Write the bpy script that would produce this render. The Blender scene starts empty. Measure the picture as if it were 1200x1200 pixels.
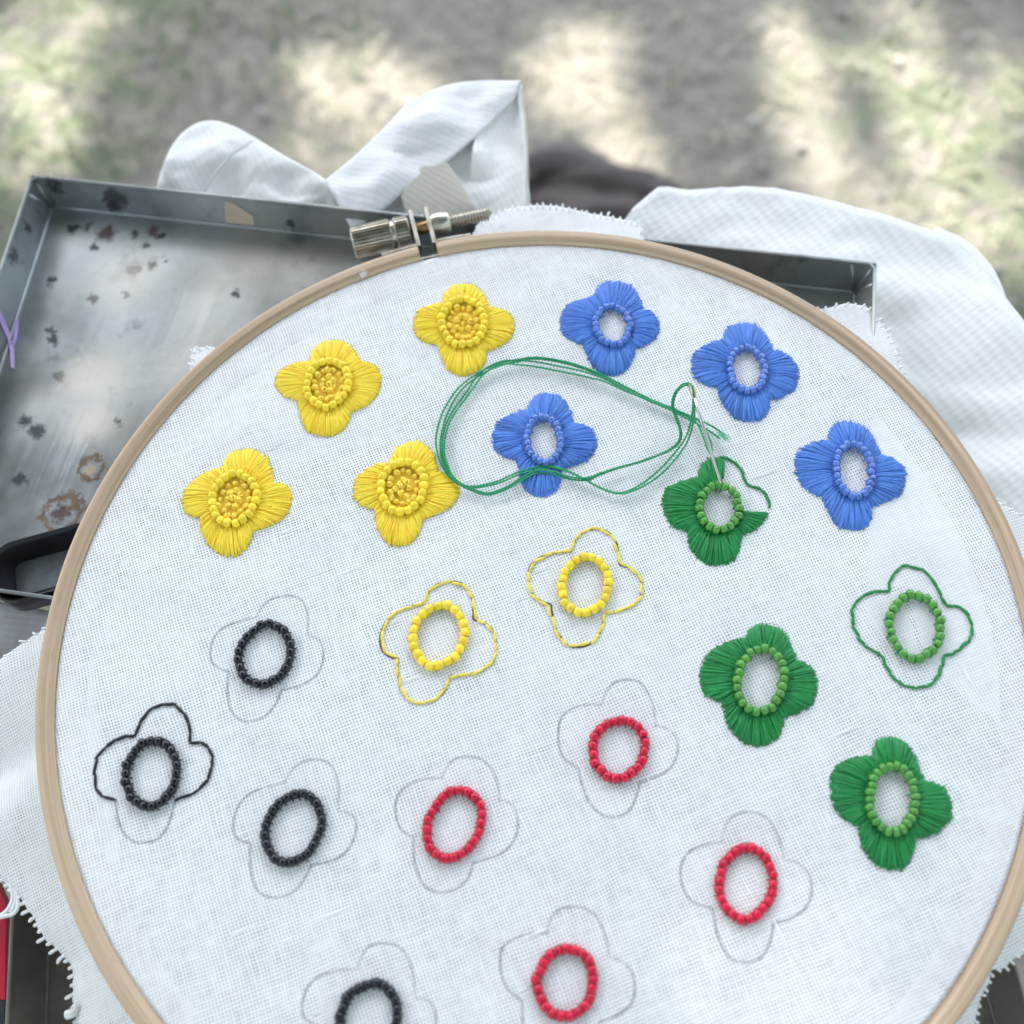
import bpy, bmesh, math, random
import numpy as np
from mathutils import Vector, Matrix, noise

random.seed(7)
R = math.radians
MM = 0.001
scn = bpy.context.scene
COL = scn.collection

# ------------------------------------------------------------------ camera
F_PX, PITCH, ROLL = 1300.0, 1.154, -0.082
CAM = np.array([-3.007, -68.769, 221.304])          # millimetres, hoop centre = origin
_d = np.array([0, math.cos(PITCH), -math.sin(PITCH)])
_r = np.array([1.0, 0, 0]); _u = np.cross(_r, _d)
_c, _s = math.cos(ROLL), math.sin(ROLL)
RIGHT, UP, FWD = _c*_r+_s*_u, -_s*_r+_c*_u, _d
cam_d = bpy.data.cameras.new('camera'); cam = bpy.data.objects.new('camera', cam_d); COL.objects.link(cam)
M = Matrix(((RIGHT[0], UP[0], -FWD[0], CAM[0]*MM), (RIGHT[1], UP[1], -FWD[1], CAM[1]*MM),
            (RIGHT[2], UP[2], -FWD[2], CAM[2]*MM), (0, 0, 0, 1)))
cam.matrix_world = M
cam_d.sensor_width = 36; cam_d.lens = F_PX/1200*36
cam_d.clip_start = 0.01; cam_d.clip_end = 300
cam_d.dof.use_dof = True; cam_d.dof.focus_distance = 0.243; cam_d.dof.aperture_fstop = 11.0
scn.camera = cam

# ------------------------------------------------------------------ light
SUN = Vector((-0.30, 0.50, 0.80)).normalized()       # towards the sun
w = bpy.data.worlds.new('World'); scn.world = w; w.use_nodes = True
nt = w.node_tree; nt.nodes.clear()
sky = nt.nodes.new('ShaderNodeTexSky'); sky.sky_type = 'NISHITA'; sky.sun_disc = False
sky.sun_elevation = math.asin(SUN.z); sky.sun_rotation = math.atan2(SUN.x, SUN.y)
sky.dust_density = 2.0; sky.air_density = 1.0
hs = nt.nodes.new('ShaderNodeHueSaturation'); hs.inputs['Saturation'].default_value = 0.44; hs.inputs['Hue'].default_value = 0.493
bg = nt.nodes.new('ShaderNodeBackground'); bg.inputs['Strength'].default_value = 0.15
wo = nt.nodes.new('ShaderNodeOutputWorld')
nt.links.new(sky.outputs[0], hs.inputs['Color']); nt.links.new(hs.outputs[0], bg.inputs['Color']); nt.links.new(bg.outputs[0], wo.inputs[0])
sl = bpy.data.lights.new('sun', 'SUN'); sl.energy = 2.7; sl.angle = R(0.53); sl.color = (1.0, 0.93, 0.80)
so = bpy.data.objects.new('sun', sl); COL.objects.link(so); so.rotation_euler = SUN.to_track_quat('Z', 'Y').to_euler()
so.location = SUN*3
scn.view_settings.view_transform = 'Standard'; scn.view_settings.look = 'None'
scn.view_settings.exposure = 2.5; scn.view_settings.gamma = 1
scn.render.engine = 'CYCLES'
scn.cycles.use_denoising = True
scn.cycles.max_bounces = 8; scn.cycles.transparent_max_bounces = 12

# ------------------------------------------------------------------ helpers
def on(px, py, z=0.0):
    """photo pixel -> point (mm) on the horizontal plane at height z (mm)"""
    d = (px-600)/F_PX*RIGHT - (py-600)/F_PX*UP + FWD
    t = (z-CAM[2])/d[2]
    return CAM + d*t

def tag(o, label=None, cat=None, group=None, kind=None):
    if label: o['label'] = label
    if cat: o['category'] = cat
    if group: o['group'] = group
    if kind: o['kind'] = kind
    return o

def empty(name, loc=(0, 0, 0), parent=None, size=.01):
    o = bpy.data.objects.new(name, None); o.empty_display_size = size
    COL.objects.link(o)
    if parent: o.parent = parent
    o.location = Vector(loc)*MM
    return o

class MB:
    def __init__(s): s.v = []; s.f = []; s.uv = {}
    def add(s, vs, fs):
        b = len(s.v); s.v.extend([tuple(map(float, p)) for p in vs]); s.f.extend([tuple(i+b for i in f) for f in fs]); return b
    def tube(s, pts, rad, n=6, cap=True, closed=False, taper=None):
        P = [Vector(p) for p in pts]; m = len(P)
        rads = rad if isinstance(rad, (list, tuple)) else [rad]*m
        T = []
        for i in range(m):
            if closed: a, b = P[i-1], P[(i+1) % m]
            else: a, b = P[max(i-1, 0)], P[min(i+1, m-1)]
            t = b-a
            T.append(t.normalized() if t.length > 1e-9 else Vector((1, 0, 0)))
        ref = Vector((0, 0, 1)) if abs(T[0].z) < .9 else Vector((1, 0, 0))
        nrm = (ref - T[0]*ref.dot(T[0])).normalized()
        vs = []
        for i in range(m):
            nrm = (nrm - T[i]*nrm.dot(T[i]))
            nrm = nrm.normalized() if nrm.length > 1e-6 else T[i].orthogonal().normalized()
            bi = T[i].cross(nrm)
            for k in range(n):
                a = 2*math.pi*k/n
                vs.append(P[i]+(nrm*math.cos(a)+bi*math.sin(a))*rads[i])
        fs = []
        for i in range(m if closed else m-1):
            j = (i+1) % m
            for k in range(n):
                l = (k+1) % n
                fs.append((i*n+k, i*n+l, j*n+l, j*n+k))
        if cap and not closed:
            fs.append(tuple(range(n))[::-1]); fs.append(tuple((m-1)*n+k for k in range(n)))
        s.add(vs, fs)
    def grid(s, G):
        """G[i][j] points"""
        a, b = len(G), len(G[0])
        s.add([p for row in G for p in row], [(i*b+j, i*b+j+1, (i+1)*b+j+1, (i+1)*b+j) for i in range(a-1) for j in range(b-1)])
    def box(s, c, ax, ay, az):
        """centre and three half-axis vectors"""
        c, ax, ay, az = map(Vector, (c, ax, ay, az))
        vs = [c+ax*i+ay*j+az*k for i in (-1, 1) for j in (-1, 1) for k in (-1, 1)]
        s.add(vs, [(0, 1, 3, 2), (4, 6, 7, 5), (0, 4, 5, 1), (2, 3, 7, 6), (0, 2, 6, 4), (1, 5, 7, 3)])
    def lathe(s, prof, n, o, ax):
        """prof: (along, radius) ; o origin ; ax axis"""
        o = Vector(o); ax = Vector(ax).normalized(); e1 = ax.orthogonal().normalized(); e2 = ax.cross(e1)
        vs = [o+ax*t+(e1*math.cos(2*math.pi*k/n)+e2*math.sin(2*math.pi*k/n))*r for t, r in prof for k in range(n)]
        fs = [(i*n+k, i*n+(k+1) % n, (i+1)*n+(k+1) % n, (i+1)*n+k) for i in range(len(prof)-1) for k in range(n)]
        s.add(vs, fs)
    def mesh(s, name, smooth=True):
        me = bpy.data.meshes.new(name)
        me.from_pydata([(x*MM, y*MM, z*MM) for x, y, z in s.v], [], s.f)
        if len(s.f) > 3 and name not in ('grass', 'dry_grass', 'green_grass', 'crown', 'added_treeline', 'gravel'):
            bm = bmesh.new(); bm.from_mesh(me); bmesh.ops.recalc_face_normals(bm, faces=bm.faces); bm.to_mesh(me); bm.free()
        if smooth: me.polygons.foreach_set('use_smooth', [True]*len(me.polygons))
        me.update(); return me
    def build(s, name, mat, parent=None, smooth=True, loc=None, sharp=None):
        me = s.mesh(name, smooth); me.materials.append(mat)
        if sharp: me.set_sharp_from_angle(angle=R(sharp))
        o = bpy.data.objects.new(name, me); COL.objects.link(o)
        if parent: o.parent = parent
        if loc is not None: o.location = Vector(loc)*MM
        return o

def link(name, me, parent=None):
    o = bpy.data.objects.new(name, me); COL.objects.link(o)
    if parent: o.parent = parent
    return o

def nz(x, y, z=0, s=1.0): return noise.noise(Vector((x*s, y*s, z)))

def catmull(pts, n=8, closed=False):
    P = [Vector(p) for p in pts]; m = len(P); out = []
    for i in range(m if closed else m-1):
        if closed: p0, p1, p2, p3 = P[i-1], P[i], P[(i+1) % m], P[(i+2) % m]
        else: p0, p1, p2, p3 = P[max(i-1, 0)], P[i], P[i+1], P[min(i+2, m-1)]
        for k in range(n):
            t = k/n
            out.append(.5*((2*p1)+(p2-p0)*t+(2*p0-5*p1+4*p2-p3)*t*t+(3*p1-p0-3*p2+p3)*t**3))
    if not closed: out.append(P[-1])
    return out

# ------------------------------------------------------------------ node helper
class NT:
    def __init__(s, name):
        s.m = bpy.data.materials.new(name); s.m.use_nodes = True; s.t = s.m.node_tree
        s.b = s.t.nodes['Principled BSDF']; s.out = s.t.nodes['Material Output']
    def n(s, t, **k):
        x = s.t.nodes.new(t)
        for a, b in k.items(): setattr(x, a, b)
        return x
    def put(s, sock, v):
        if isinstance(v, bpy.types.NodeSocket): s.t.links.new(v, sock)
        elif v is not None:
            if isinstance(v, (tuple, list)) and len(v) == 3 and sock.type == 'RGBA': v = (*v, 1)
            sock.default_value = v
    def math(s, op, a, b=None, c=None, clamp=False):
        x = s.n('ShaderNodeMath', operation=op); x.use_clamp = clamp
        s.put(x.inputs[0], a)
        if b is not None: s.put(x.inputs[1], b)
        if c is not None: s.put(x.inputs[2], c)
        return x.outputs[0]
    def vec(s, x, y, z=0.0):
        c = s.n('ShaderNodeCombineXYZ'); s.put(c.inputs[0], x); s.put(c.inputs[1], y); s.put(c.inputs[2], z); return c.outputs[0]
    def obj(s): return s.n('ShaderNodeTexCoord').outputs['Object']
    def uv(s): return s.n('ShaderNodeTexCoord').outputs['UV']
    def sep(s, v): x = s.n('ShaderNodeSeparateXYZ'); s.put(x.inputs[0], v); return x.outputs
    def noise(s, v, scale, detail=3, rough=.5, dist=0):
        x = s.n('ShaderNodeTexNoise'); s.put(x.inputs['Vector'], v); x.inputs['Scale'].default_value = scale
        x.inputs['Detail'].default_value = detail; x.inputs['Roughness'].default_value = rough; x.inputs['Distortion'].default_value = dist
        return x.outputs[0]
    def scale(s, v, sc):
        x = s.n('ShaderNodeMapping'); s.put(x.inputs[0], v); x.inputs['Scale'].default_value = sc; return x.outputs[0]
    def rotz(s, v, a):
        x = s.n('ShaderNodeMapping'); s.put(x.inputs[0], v); x.inputs['Rotation'].default_value = (0, 0, a); return x.outputs[0]
    def step(s, v, a, b, lo=0.0, hi=1.0):
        x = s.n('ShaderNodeMapRange', interpolation_type='SMOOTHSTEP'); s.put(x.inputs[0], v)
        x.inputs[1].default_value = a; x.inputs[2].default_value = b; x.inputs[3].default_value = lo; x.inputs[4].default_value = hi
        return x.outputs[0]
    def mix(s, f, a, b):
        x = s.n('ShaderNodeMix', data_type='RGBA'); s.put(x.inputs[0], f); s.put(x.inputs[6], a); s.put(x.inputs[7], b); return x.outputs[2]
    def mixf(s, f, a, b):
        x = s.n('ShaderNodeMix', data_type='FLOAT'); s.put(x.inputs[0], f); s.put(x.inputs[2], a); s.put(x.inputs[3], b); return x.outputs[0]
    def bump(s, h, dist, strength=1.0):
        x = s.n('ShaderNodeBump'); s.put(x.inputs['Height'], h); x.inputs['Distance'].default_value = dist; x.inputs['Strength'].default_value = strength
        s.t.links.new(x.outputs[0], s.b.inputs['Normal'])
    def set(s, **k):
        for a, b in k.items(): s.put(s.b.inputs[a.replace('_', ' ')], b)
        return s

def simple(name, col, rough=.5, metal=0.0, var=.12, scale=300, bump=0.0, **k):
    t = NT(name); n = t.noise(t.obj(), scale, 3)
    lo = tuple(c*(1-var) for c in col); hi = tuple(min(1, c*(1+var)) for c in col)
    t.set(Base_Color=t.mix(n, lo, hi), Roughness=rough, Metallic=metal, **k)
    if bump: t.bump(n, bump)
    return t.m

def weave_mat(name, pitch, ang, col, hole=.75, warp=1.0):
    """plain weave: threads over and under, open gaps between them, slubs"""
    t = NT(name)
    P = t.n('ShaderNodeTexCoord').outputs['UV']          # UV in metres
    P = t.rotz(P, -ang)
    wob = t.noise(P, 45, 2); wob2 = t.noise(t.vec(t.math('ADD', t.sep(P)[0], 3.1), t.sep(P)[1]), 45, 2)
    x = t.math('MULTIPLY', t.sep(P)[0], 1/pitch); y = t.math('MULTIPLY', t.sep(P)[1], 1/pitch)
    x = t.math('ADD', x, t.math('MULTIPLY', wob, 4.0*warp)); y = t.math('ADD', y, t.math('MULTIPLY', wob2, 4.0*warp))
    # every thread has its own thickness, and slubs where it swells
    ix = t.math('FLOOR', x); iy = t.math('FLOOR', y)
    tx = t.noise(t.vec(t.math('MULTIPLY', ix, .37), t.math('MULTIPLY', y, .035)), 3.0, 2)
    ty = t.noise(t.vec(t.math('MULTIPLY', iy, .37), t.math('MULTIPLY', x, .035), 7.0), 3.0, 2)
    patch = t.noise(P, 90, 3)
    cx = t.math('ABSOLUTE', t.math('SUBTRACT', t.math('FRACT', x), .5))   # 0 centre of thread .. .5 gap
    cy = t.math('ABSOLUTE', t.math('SUBTRACT', t.math('FRACT', y), .5))
    wx = t.math('ADD', t.math('MULTIPLY', tx, .44), t.math('MULTIPLY', patch, .12))
    wy = t.math('ADD', t.math('MULTIPLY', ty, .44), t.math('MULTIPLY', patch, .12))
    wx = t.math('ADD', wx, .012); wy = t.math('ADD', wy, .012)
    gx = t.step(t.math('SUBTRACT', cx, wx), -.06, .08); gy = t.step(t.math('SUBTRACT', cy, wy), -.06, .08)
    gap = t.math('MULTIPLY', gx, gy)
    par = t.math('MULTIPLY', t.math('SINE', t.math('MULTIPLY', x, math.pi)), t.math('SINE', t.math('MULTIPLY', y, math.pi)))
    par = t.step(par, -.6, .6)
    hx = t.math('SQRT', t.math('MAXIMUM', t.math('SUBTRACT', 1.0, t.math('POWER', t.math('MULTIPLY', cx, 2.0), 2.0)), 0.0))
    hy = t.math('SQRT', t.math('MAXIMUM', t.math('SUBTRACT', 1.0, t.math('POWER', t.math('MULTIPLY', cy, 2.0), 2.0)), 0.0))
    h = t.math('MAXIMUM', t.math('MULTIPLY', hx, t.math('ADD', t.math('MULTIPLY', par, .6), .4)),
               t.math('MULTIPLY', hy, t.math('SUBTRACT', 1.0, t.math('MULTIPLY', par, .6))))
    big = t.noise(P, 28, 3)
    c = t.mix(big, tuple(k*.98 for k in col), col)
    fib = t.noise(P, 2500, 2)
    c = t.mix(t.math('MULTIPLY', fib, .12), c, (.62, .64, .68))
    t.set(Base_Color=c, Roughness=.85, Alpha=t.math('SUBTRACT', 1.0, t.math('MULTIPLY', gap, hole)))
    t.b.inputs['Sheen Weight'].default_value = .15
    t.bump(h, .00012, .9)
    return t.m

# ------------------------------------------------------------------ materials
LIN = weave_mat('linen_weave', .00064, R(17), (.81, .82, .835), .92)
LINE_W = simple('white_thread', (.78, .79, .80), .9)

def thread_mat(name, col, var=.25, rough=.5, sheen=.3):
    t = NT(name); o = t.obj()
    n = t.noise(o, 900, 2); n2 = t.noise(o, 120, 2)
    c = t.mix(n, tuple(k*(1-var) for k in col), tuple(min(1, k*(1+var)) for k in col))
    c = t.mix(t.math('MULTIPLY', n2, .15), c, tuple(k*.8 for k in col))
    isl = t.n('ShaderNodeNewGeometry').outputs['Random Per Island']; c = t.mix(t.math('MULTIPLY', t.math('POWER', isl, 1.6), .85), c, tuple(k*f for k, f in zip(col, (.93, .82, .60) if col[0] > .5 else (.62, .62, .66))))
    t.set(Base_Color=c, Roughness=rough); t.b.inputs['Sheen Weight'].default_value = sheen
    t.b.inputs['Sheen Tint'].default_value = (*[min(1, k*1.5+.1) for k in col], 1)
    t.bump(t.noise(o, 5000, 2), .00004, .5)
    return t.m
YEL = thread_mat('yellow_floss', (1.0, .76, .055), .08); BLU = thread_mat('blue_floss', (.095, .255, .74))
GRN = thread_mat('green_floss', (.008, .27, .06), .35); KNT = thread_mat('golden_floss', (1.0, .75, .09), .08)
BLK = thread_mat('black_floss', (.008, .010, .018), sheen=.05); REDT = thread_mat('red_floss', (.5, .01, .04))
YOUT = thread_mat('pale_yellow_floss', (.92, .72, .12)); GLOOP = thread_mat('green_working_thread', (.02, .36, .15), .3)

def bead_mat(name, col, rough=.28, coat=.4):
    t = NT(name); oi = t.n('ShaderNodeObjectInfo').outputs['Random']
    c = t.mix(oi, tuple(k*.86 for k in col), tuple(min(1, k*1.08) for k in col))
    t.set(Base_Color=c, Roughness=rough); t.b.inputs['Coat Weight'].default_value = coat; t.b.inputs['Coat Roughness'].default_value = .12
    t.b.inputs['Subsurface Weight'].default_value = 0.0
    return t.m
BYE = bead_mat('yellow_bead', (.92, .68, .04), .12, .0); BGR = bead_mat('green_bead', (.085, .30, .05), .12, .0)
BBK = bead_mat('black_bead', (.002, .004, .011), .05, 0.0); BRD = bead_mat('red_bead', (.58, .003, .034), .06, .0)
BBK.node_tree.nodes['Principled BSDF'].inputs['IOR'].default_value = 1.52
t = NT('clear_blue_glass_bead'); t.set(Base_Color=(.20, .40, .98), Roughness=.05, IOR=1.6); t.b.inputs['Transmission Weight'].default_value = .65; BCL = t.m

t = NT('beech_wood'); uv = t.uv()
g1 = t.noise(t.scale(uv, (6, 900, 1)), 1.0, 4, .6); g2 = t.noise(t.scale(uv, (60, 4000, 1)), 1.0, 3, .6); g3 = t.noise(uv, 60, 2)
c = t.mix(t.step(g1, .3, .7), (.35, .24, .15), (.58, .44, .30)); c = t.mix(t.math('MULTIPLY', t.step(g2, .5, .75), .35), c, (.27, .18, .11))
c = t.mix(t.math('MULTIPLY', t.step(g3, .42, .66), .4), c, (.47, .33, .24)); g4 = t.noise(t.scale(uv, (220, 2500, 1)), 1.0, 2); c = t.mix(t.math('MULTIPLY', t.step(g4, .68, .76), .5), c, (.17, .11, .07))
t.set(Base_Color=c, Roughness=.5); t.bump(g2, .0001, .5); WOOD = t.m

def tin_mat(name, base, blobs=(), dark=.5, warm=None, rough=.38, metal=.85):
    """worn tin plate; blobs = (x, y, radius, kind) in mm in the tray's own coordinates"""
    t = NT(name); o = t.obj(); n1 = t.noise(o, 14, 5, .6); n2 = t.noise(o, 60, 5, .65); n3 = t.noise(o, 450, 3, .6)
    c = t.mix(t.step(n1, .35, .65), tuple(k*dark for k in base), base)
    if warm: c = t.mix(t.math('MULTIPLY', t.step(t.noise(t.vec(t.sep(o)[1], t.sep(o)[0]), 12, 3), .48, .66), .7), c, warm)
    c = t.mix(t.math('MULTIPLY', t.step(n2, .55, .70), .6), c, tuple(k*.30 for k in base))
    spots = t.step(n3, .70, .76); spots = t.math('MULTIPLY', spots, t.step(n2, .5, .6))
    c = t.mix(t.math('MULTIPLY', spots, .8), c, (.02, .018, .02))
    rg = t.mixf(n2, rough-.08, rough+.14); mt = metal
    x, y, z = t.sep(o)[0], t.sep(o)[1], t.sep(o)[2]
    wob = t.math('MULTIPLY', t.math('SUBTRACT', t.noise(o, 520, 4, .65), .5), .0055)
    acc = None
    for (bx, by, br, kind, bz) in blobs:
        dx = t.math('SUBTRACT', x, bx*MM); dy = t.math('SUBTRACT', y, by*MM)
        dz = t.math('MULTIPLY', t.math('SUBTRACT', z, bz*MM), 1.0 if kind in ('rust', 'black') else 0.0)
        d = t.math('SQRT', t.math('ADD', t.math('ADD', t.math('MULTIPLY', dx, dx), t.math('MULTIPLY', dy, dy)), t.math('MULTIPLY', dz, dz)))
        d = t.math('ADD', d, wob)
        if kind == 'ring':
            m_ = t.step(t.math('ABSOLUTE', t.math('SUBTRACT', d, br*MM)), .0012, .0002); colr = t.mix(t.noise(o, 260, 2), (.025, .02, .02), (.22, .13, .06))
            m_ = t.math('MULTIPLY', m_, t.step(t.noise(o, 190, 2), .30, .42))
        else:
            m_ = t.step(d, br*MM*1.25, br*MM*.45); m_ = t.math('MULTIPLY', m_, .9)
            colr = {'black': (.012, .013, .018), 'rust': (.045, .014, .012), 'tan': (.40, .30, .20), 'pale': (.62, .58, .50)}[kind]
            if kind == 'pale': m_ = t.math('MULTIPLY', t.step(d, br*MM, 0.0), .5)
        c = t.mix(m_, c, colr)
        acc = m_ if acc is None else t.math('MAXIMUM', acc, m_)
    if acc is not None: mt = t.mixf(acc, metal, .1); rg = t.mixf(acc, rg, .55)
    sc_ = t.noise(t.scale(t.rotz(o, .3), (1500, 25, 60)), 1.0, 3); rg = t.math('ADD', rg, t.math('MULTIPLY', t.math('SUBTRACT', sc_, .5), .25))
    t.set(Base_Color=c, Roughness=rg, Metallic=mt); t.bump(t.math('ADD', n2, t.math('MULTIPLY', sc_, .08)), .0006, .3)
    return t.m

# ------------------------------------------------------------------ ground
GZ = -620.0
def ground():
    t = NT('dry_ground'); o = t.obj()
    n = t.noise(o, 3.2, 4); n2 = t.noise(o, 52, 5, .65); n3 = t.noise(o, 190, 4, .6)
    c = t.mix(t.step(n2, .35, .65), (.16, .152, .138), (.235, .222, .198))
    c = t.mix(t.step(n3, .48, .75, 0, .7), c, (.31, .295, .25))
    side = t.math('MULTIPLY', t.math('ABSOLUTE', t.math('SUBTRACT', t.sep(o)[0], .12)), .55)
    gm = t.math('MULTIPLY', t.step(t.math('ADD', n, side), .60, .80), t.step(t.noise(o, 26, 4), .40, .56))
    c = t.mix(t.math('MULTIPLY', gm, .8), c, (.12, .155, .09))
    t.set(Base_Color=c, Roughness=.95); t.bump(n2, .02, .5)
    m = MB(); G = []
    xs = [-60000, -15000, -4000, -1500]+[-900+i*30 for i in range(61)]+[1500, 4000, 15000, 60000]
    ys = [-60000, -15000, -4000, -1000]+[-400+i*30 for i in range(55)]+[2000, 5000, 15000, 60000]
    for x in xs: G.append([(x, y, GZ+(nz(x, y, 0, .006)*9 if abs(x) < 1000 and -500 < y < 1400 else 0)) for y in ys])
    m.grid(G); g = m.build('ground', t.m); tag(g, 'dry dirt ground with thin patchy grass', kind='structure')
    # dry grass blades and litter, small stones
    gr = [simple('dry_grass', (.31, .295, .24), .8, var=.25, scale=20), simple('green_grass', (.13, .18, .09), .7, var=.3, scale=20)]
    rnd = random.Random(3)
    for k, (nm, lab, N) in enumerate((('dry_grass', 'short straw coloured dry grass lying on the dirt', 8000), ('green_grass', 'thin green grass tufts scattered over the dirt', 6000))):
        b = MB(); i = 0
        while i < N:
            x = rnd.uniform(-760, 900); y = rnd.uniform(150, 1550)
            dens = nz(x, y, 4.0, .004)+.5*nz(x, y, 9.0, .015)
            left = 1 if (x < -120 or x > 420) else 0
            if k == 1 and dens+(.25 if left else -.35) < rnd.uniform(-.2, .5): i += .12; continue
            L = rnd.uniform(14, 40); a = rnd.uniform(0, 6.283); el = rnd.uniform(.05, .5) if k == 0 else rnd.uniform(.4, 1.3)
            d = Vector((math.cos(a)*math.cos(el), math.sin(a)*math.cos(el), math.sin(el)))*L
            wd = Vector((-math.sin(a), math.cos(a), 0))*rnd.uniform(.6, 1.4)
            p = Vector((x, y, GZ+2)); q = p+d*.55+Vector((0, 0, L*.06)); r_ = p+d
            b.add([p-wd, p+wd, q+wd*.8, q-wd*.8, r_], [(0, 1, 2, 3), (3, 2, 4)]); i += 1
        tag(b.build(nm, gr[k], smooth=False), lab, 'grass', kind='stuff')
    b = MB()
    for i in range(300):
        x = rnd.uniform(-760, 900); y = rnd.uniform(200, 1550); s = rnd.uniform(2, 6)*(1.5 if rnd.random() < .08 else 1)
        P = []
        for th in range(5):
            for ph in range(7):
                a = math.pi*th/4; bb = 2*math.pi*ph/7; k = s*(1+.3*nz(x+th*9, y+ph*7, .5, .9))
                P.append((x+math.sin(a)*math.cos(bb)*k, y+math.sin(a)*math.sin(bb)*k, GZ+2+math.cos(a)*k*.6))
        b.add(P, [(t_*7+p_, t_*7+(p_+1) % 7, (t_+1)*7+(p_+1) % 7, (t_+1)*7+p_) for t_ in range(4) for p_ in range(7)])
    tag(b.build('gravel', simple('grey_stone', (.34, .33, .33), .8, var=.5, scale=8)), 'small grey stones and crumbs strewn over the dirt', 'gravel', kind='stuff')
ground()

# ------------------------------------------------------------------ tree that shades the place (out of frame, up-sun)
def tree():
    root = empty('shade_tree', (0, 0, GZ)); root.location = Vector((-3.1, 1.5, GZ*MM))
    tag(root, 'leafy tree whose crown throws dappled shade over the work', 'tree')
    bark = simple('bark', (.16, .12, .09), .9, var=.4, scale=12, bump=.01)
    rl = root.location
    def loc(p): return (Vector(p)-rl)/MM          # world metres -> local mm
    H = 3.2
    ctr = Vector((SUN.x/SUN.z*H, SUN.y/SUN.z*H, H))
    mb = MB(); mb.tube([loc((rl.x, rl.y, GZ*MM-.1)), loc((rl.x+.05, rl.y-.02, .8)), loc((rl.x-.02, rl.y-.1, 2.0)), loc((rl.x, rl.y-.2, 3.1)), loc((rl.x+.1, rl.y-.3, 4.3))], [190, 150, 125, 90, 30], 14)
    mb.build('trunk', bark, root)
    rnd = random.Random(11)
    for i in range(9):
        a = i*.7+.3; e = ctr+Vector((math.cos(a)*1.3, -abs(math.sin(a))*1.2-.1, rnd.uniform(-.1, .5)))
        s = Vector((rl.x, rl.y-.15, 2.5+.12*i)); mid = s.lerp(e, .5)+Vector((0, 0, .22))
        b = MB(); b.tube([loc(s), loc(mid), loc(e)], [45, 26, 8], 8); b.build('branch', bark, root)
    # sun flecks: centre (photo pixel on ground), radii px ; leaves are thinner where these rays pass
    fl = []
    def fleck(px, py, rx, ry, z=GZ, soft=1.0):
        c = on(px, py, z); a = on(px+rx, py, z); b = on(px, py-ry, z)
        fl.append((c[0], c[1], np.linalg.norm(a-c)*1.0+8, np.linalg.norm(b-c)*1.0+8, z))
    for f_ in ((42, 55, 62, 62), (50, 150, 48, 70), (85, 15, 45, 28), (395, 105, 62, 48), (455, 130, 75, 62), (525, 165, 55, 55), (400, 175, 52, 42), (575, 205, 42, 30),
               (690, 85, 48, 52), (722, 150, 48, 55), (650, 100, 40, 40), (735, 200, 40, 30), (925, 70, 38, 65), (950, 140, 42, 62), (980, 205, 40, 52), (1000, 250, 40, 26),
               (1068, 60, 52, 62), (1095, 130, 68, 75), (1125, 205, 72, 72), (1155, 262, 62, 50), (1168, 115, 45, 62), (1085, 265, 50, 30)):
        fleck(*f_)
    fleck(930, 1310, 260, 215, 0)
    mb = MB(); n = 0
    def leaf(q, L):
        ax = Vector((rnd.gauss(0, 1), rnd.gauss(0, 1), rnd.gauss(0, .5))).normalized()
        up = (Vector((rnd.gauss(0, .5), rnd.gauss(0, .5), 1))).normalized(); sd = ax.cross(up).normalized()
        ax *= L*1000; sd *= L*480
        mb.add([q-ax, q-ax*.2+sd, q+ax, q-ax*.2-sd], [(0, 1, 2, 3)])
    FLA = np.array(fl)
    while n < 66000:
        p = Vector((rnd.uniform(-1.75, 1.75), rnd.uniform(-1.75, 1.75), rnd.gauss(0, .20)))
        if p.x**2+p.y**2 > 3.0: continue
        p += ctr; n += 1
        tt = (p.z-FLA[:, 4]*MM)/SUN.z; gx = (p.x-SUN.x*tt)*1000; gy = (p.y-SUN.y*tt)*1000
        dd = np.hypot((gx-FLA[:, 0])/FLA[:, 2], (gy-FLA[:, 1])/FLA[:, 3]).copy(); wv = .18*nz(gx[0], gy[0], 2.0, .02)
        hit = dd+wv < 1.0
        if hit[:-1].any() and rnd.random() > .03: continue
        if hit[-1] and rnd.random() > .17: continue
        leaf(loc(p), rnd.uniform(.020, .036))
    for _ in range(3500):  # extra leaves added to keep stray sun off the linen
        p = ctr+Vector((rnd.gauss(0, .2), rnd.gauss(-.02, .2), rnd.gauss(0, .2))); tt = p.z/SUN.z; gx = p.x-SUN.x*tt; gy = p.y-SUN.y*tt
        dd = math.hypot((gx*1000-fl[-1][0])/fl[-1][2], (gy*1000-fl[-1][1])/fl[-1][3])
        if gy < .30 and (dd > 1 or rnd.random() < .18): leaf(loc(p), rnd.uniform(.020, .036))
    n = 0
    while n < 11000:      # overhead leaves added to darken the sky mirrored in the beads
        a = rnd.uniform(0, 2*math.pi); q = 2.75*math.sqrt(rnd.random()); p = Vector((math.cos(a)*q, math.sin(a)*q-.1, 3.3+rnd.gauss(0, .2))); n += 1
        if math.hypot(p.x-ctr.x, p.y-ctr.y) < 1.72: continue
        if nz(p.x, p.y, 8.0, .9) > .38: continue
        leaf(loc(p), rnd.uniform(.08, .12))
    t = NT('leaf'); t.set(Base_Color=(.07, .13, .03), Roughness=.6)
    tag(mb.build('crown', t.m, root, smooth=False), kind='stuff')
    # unseen foliage belt added to block low sky in bead and tray reflections
    b = MB(); b2 = random.Random(5)
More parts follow.
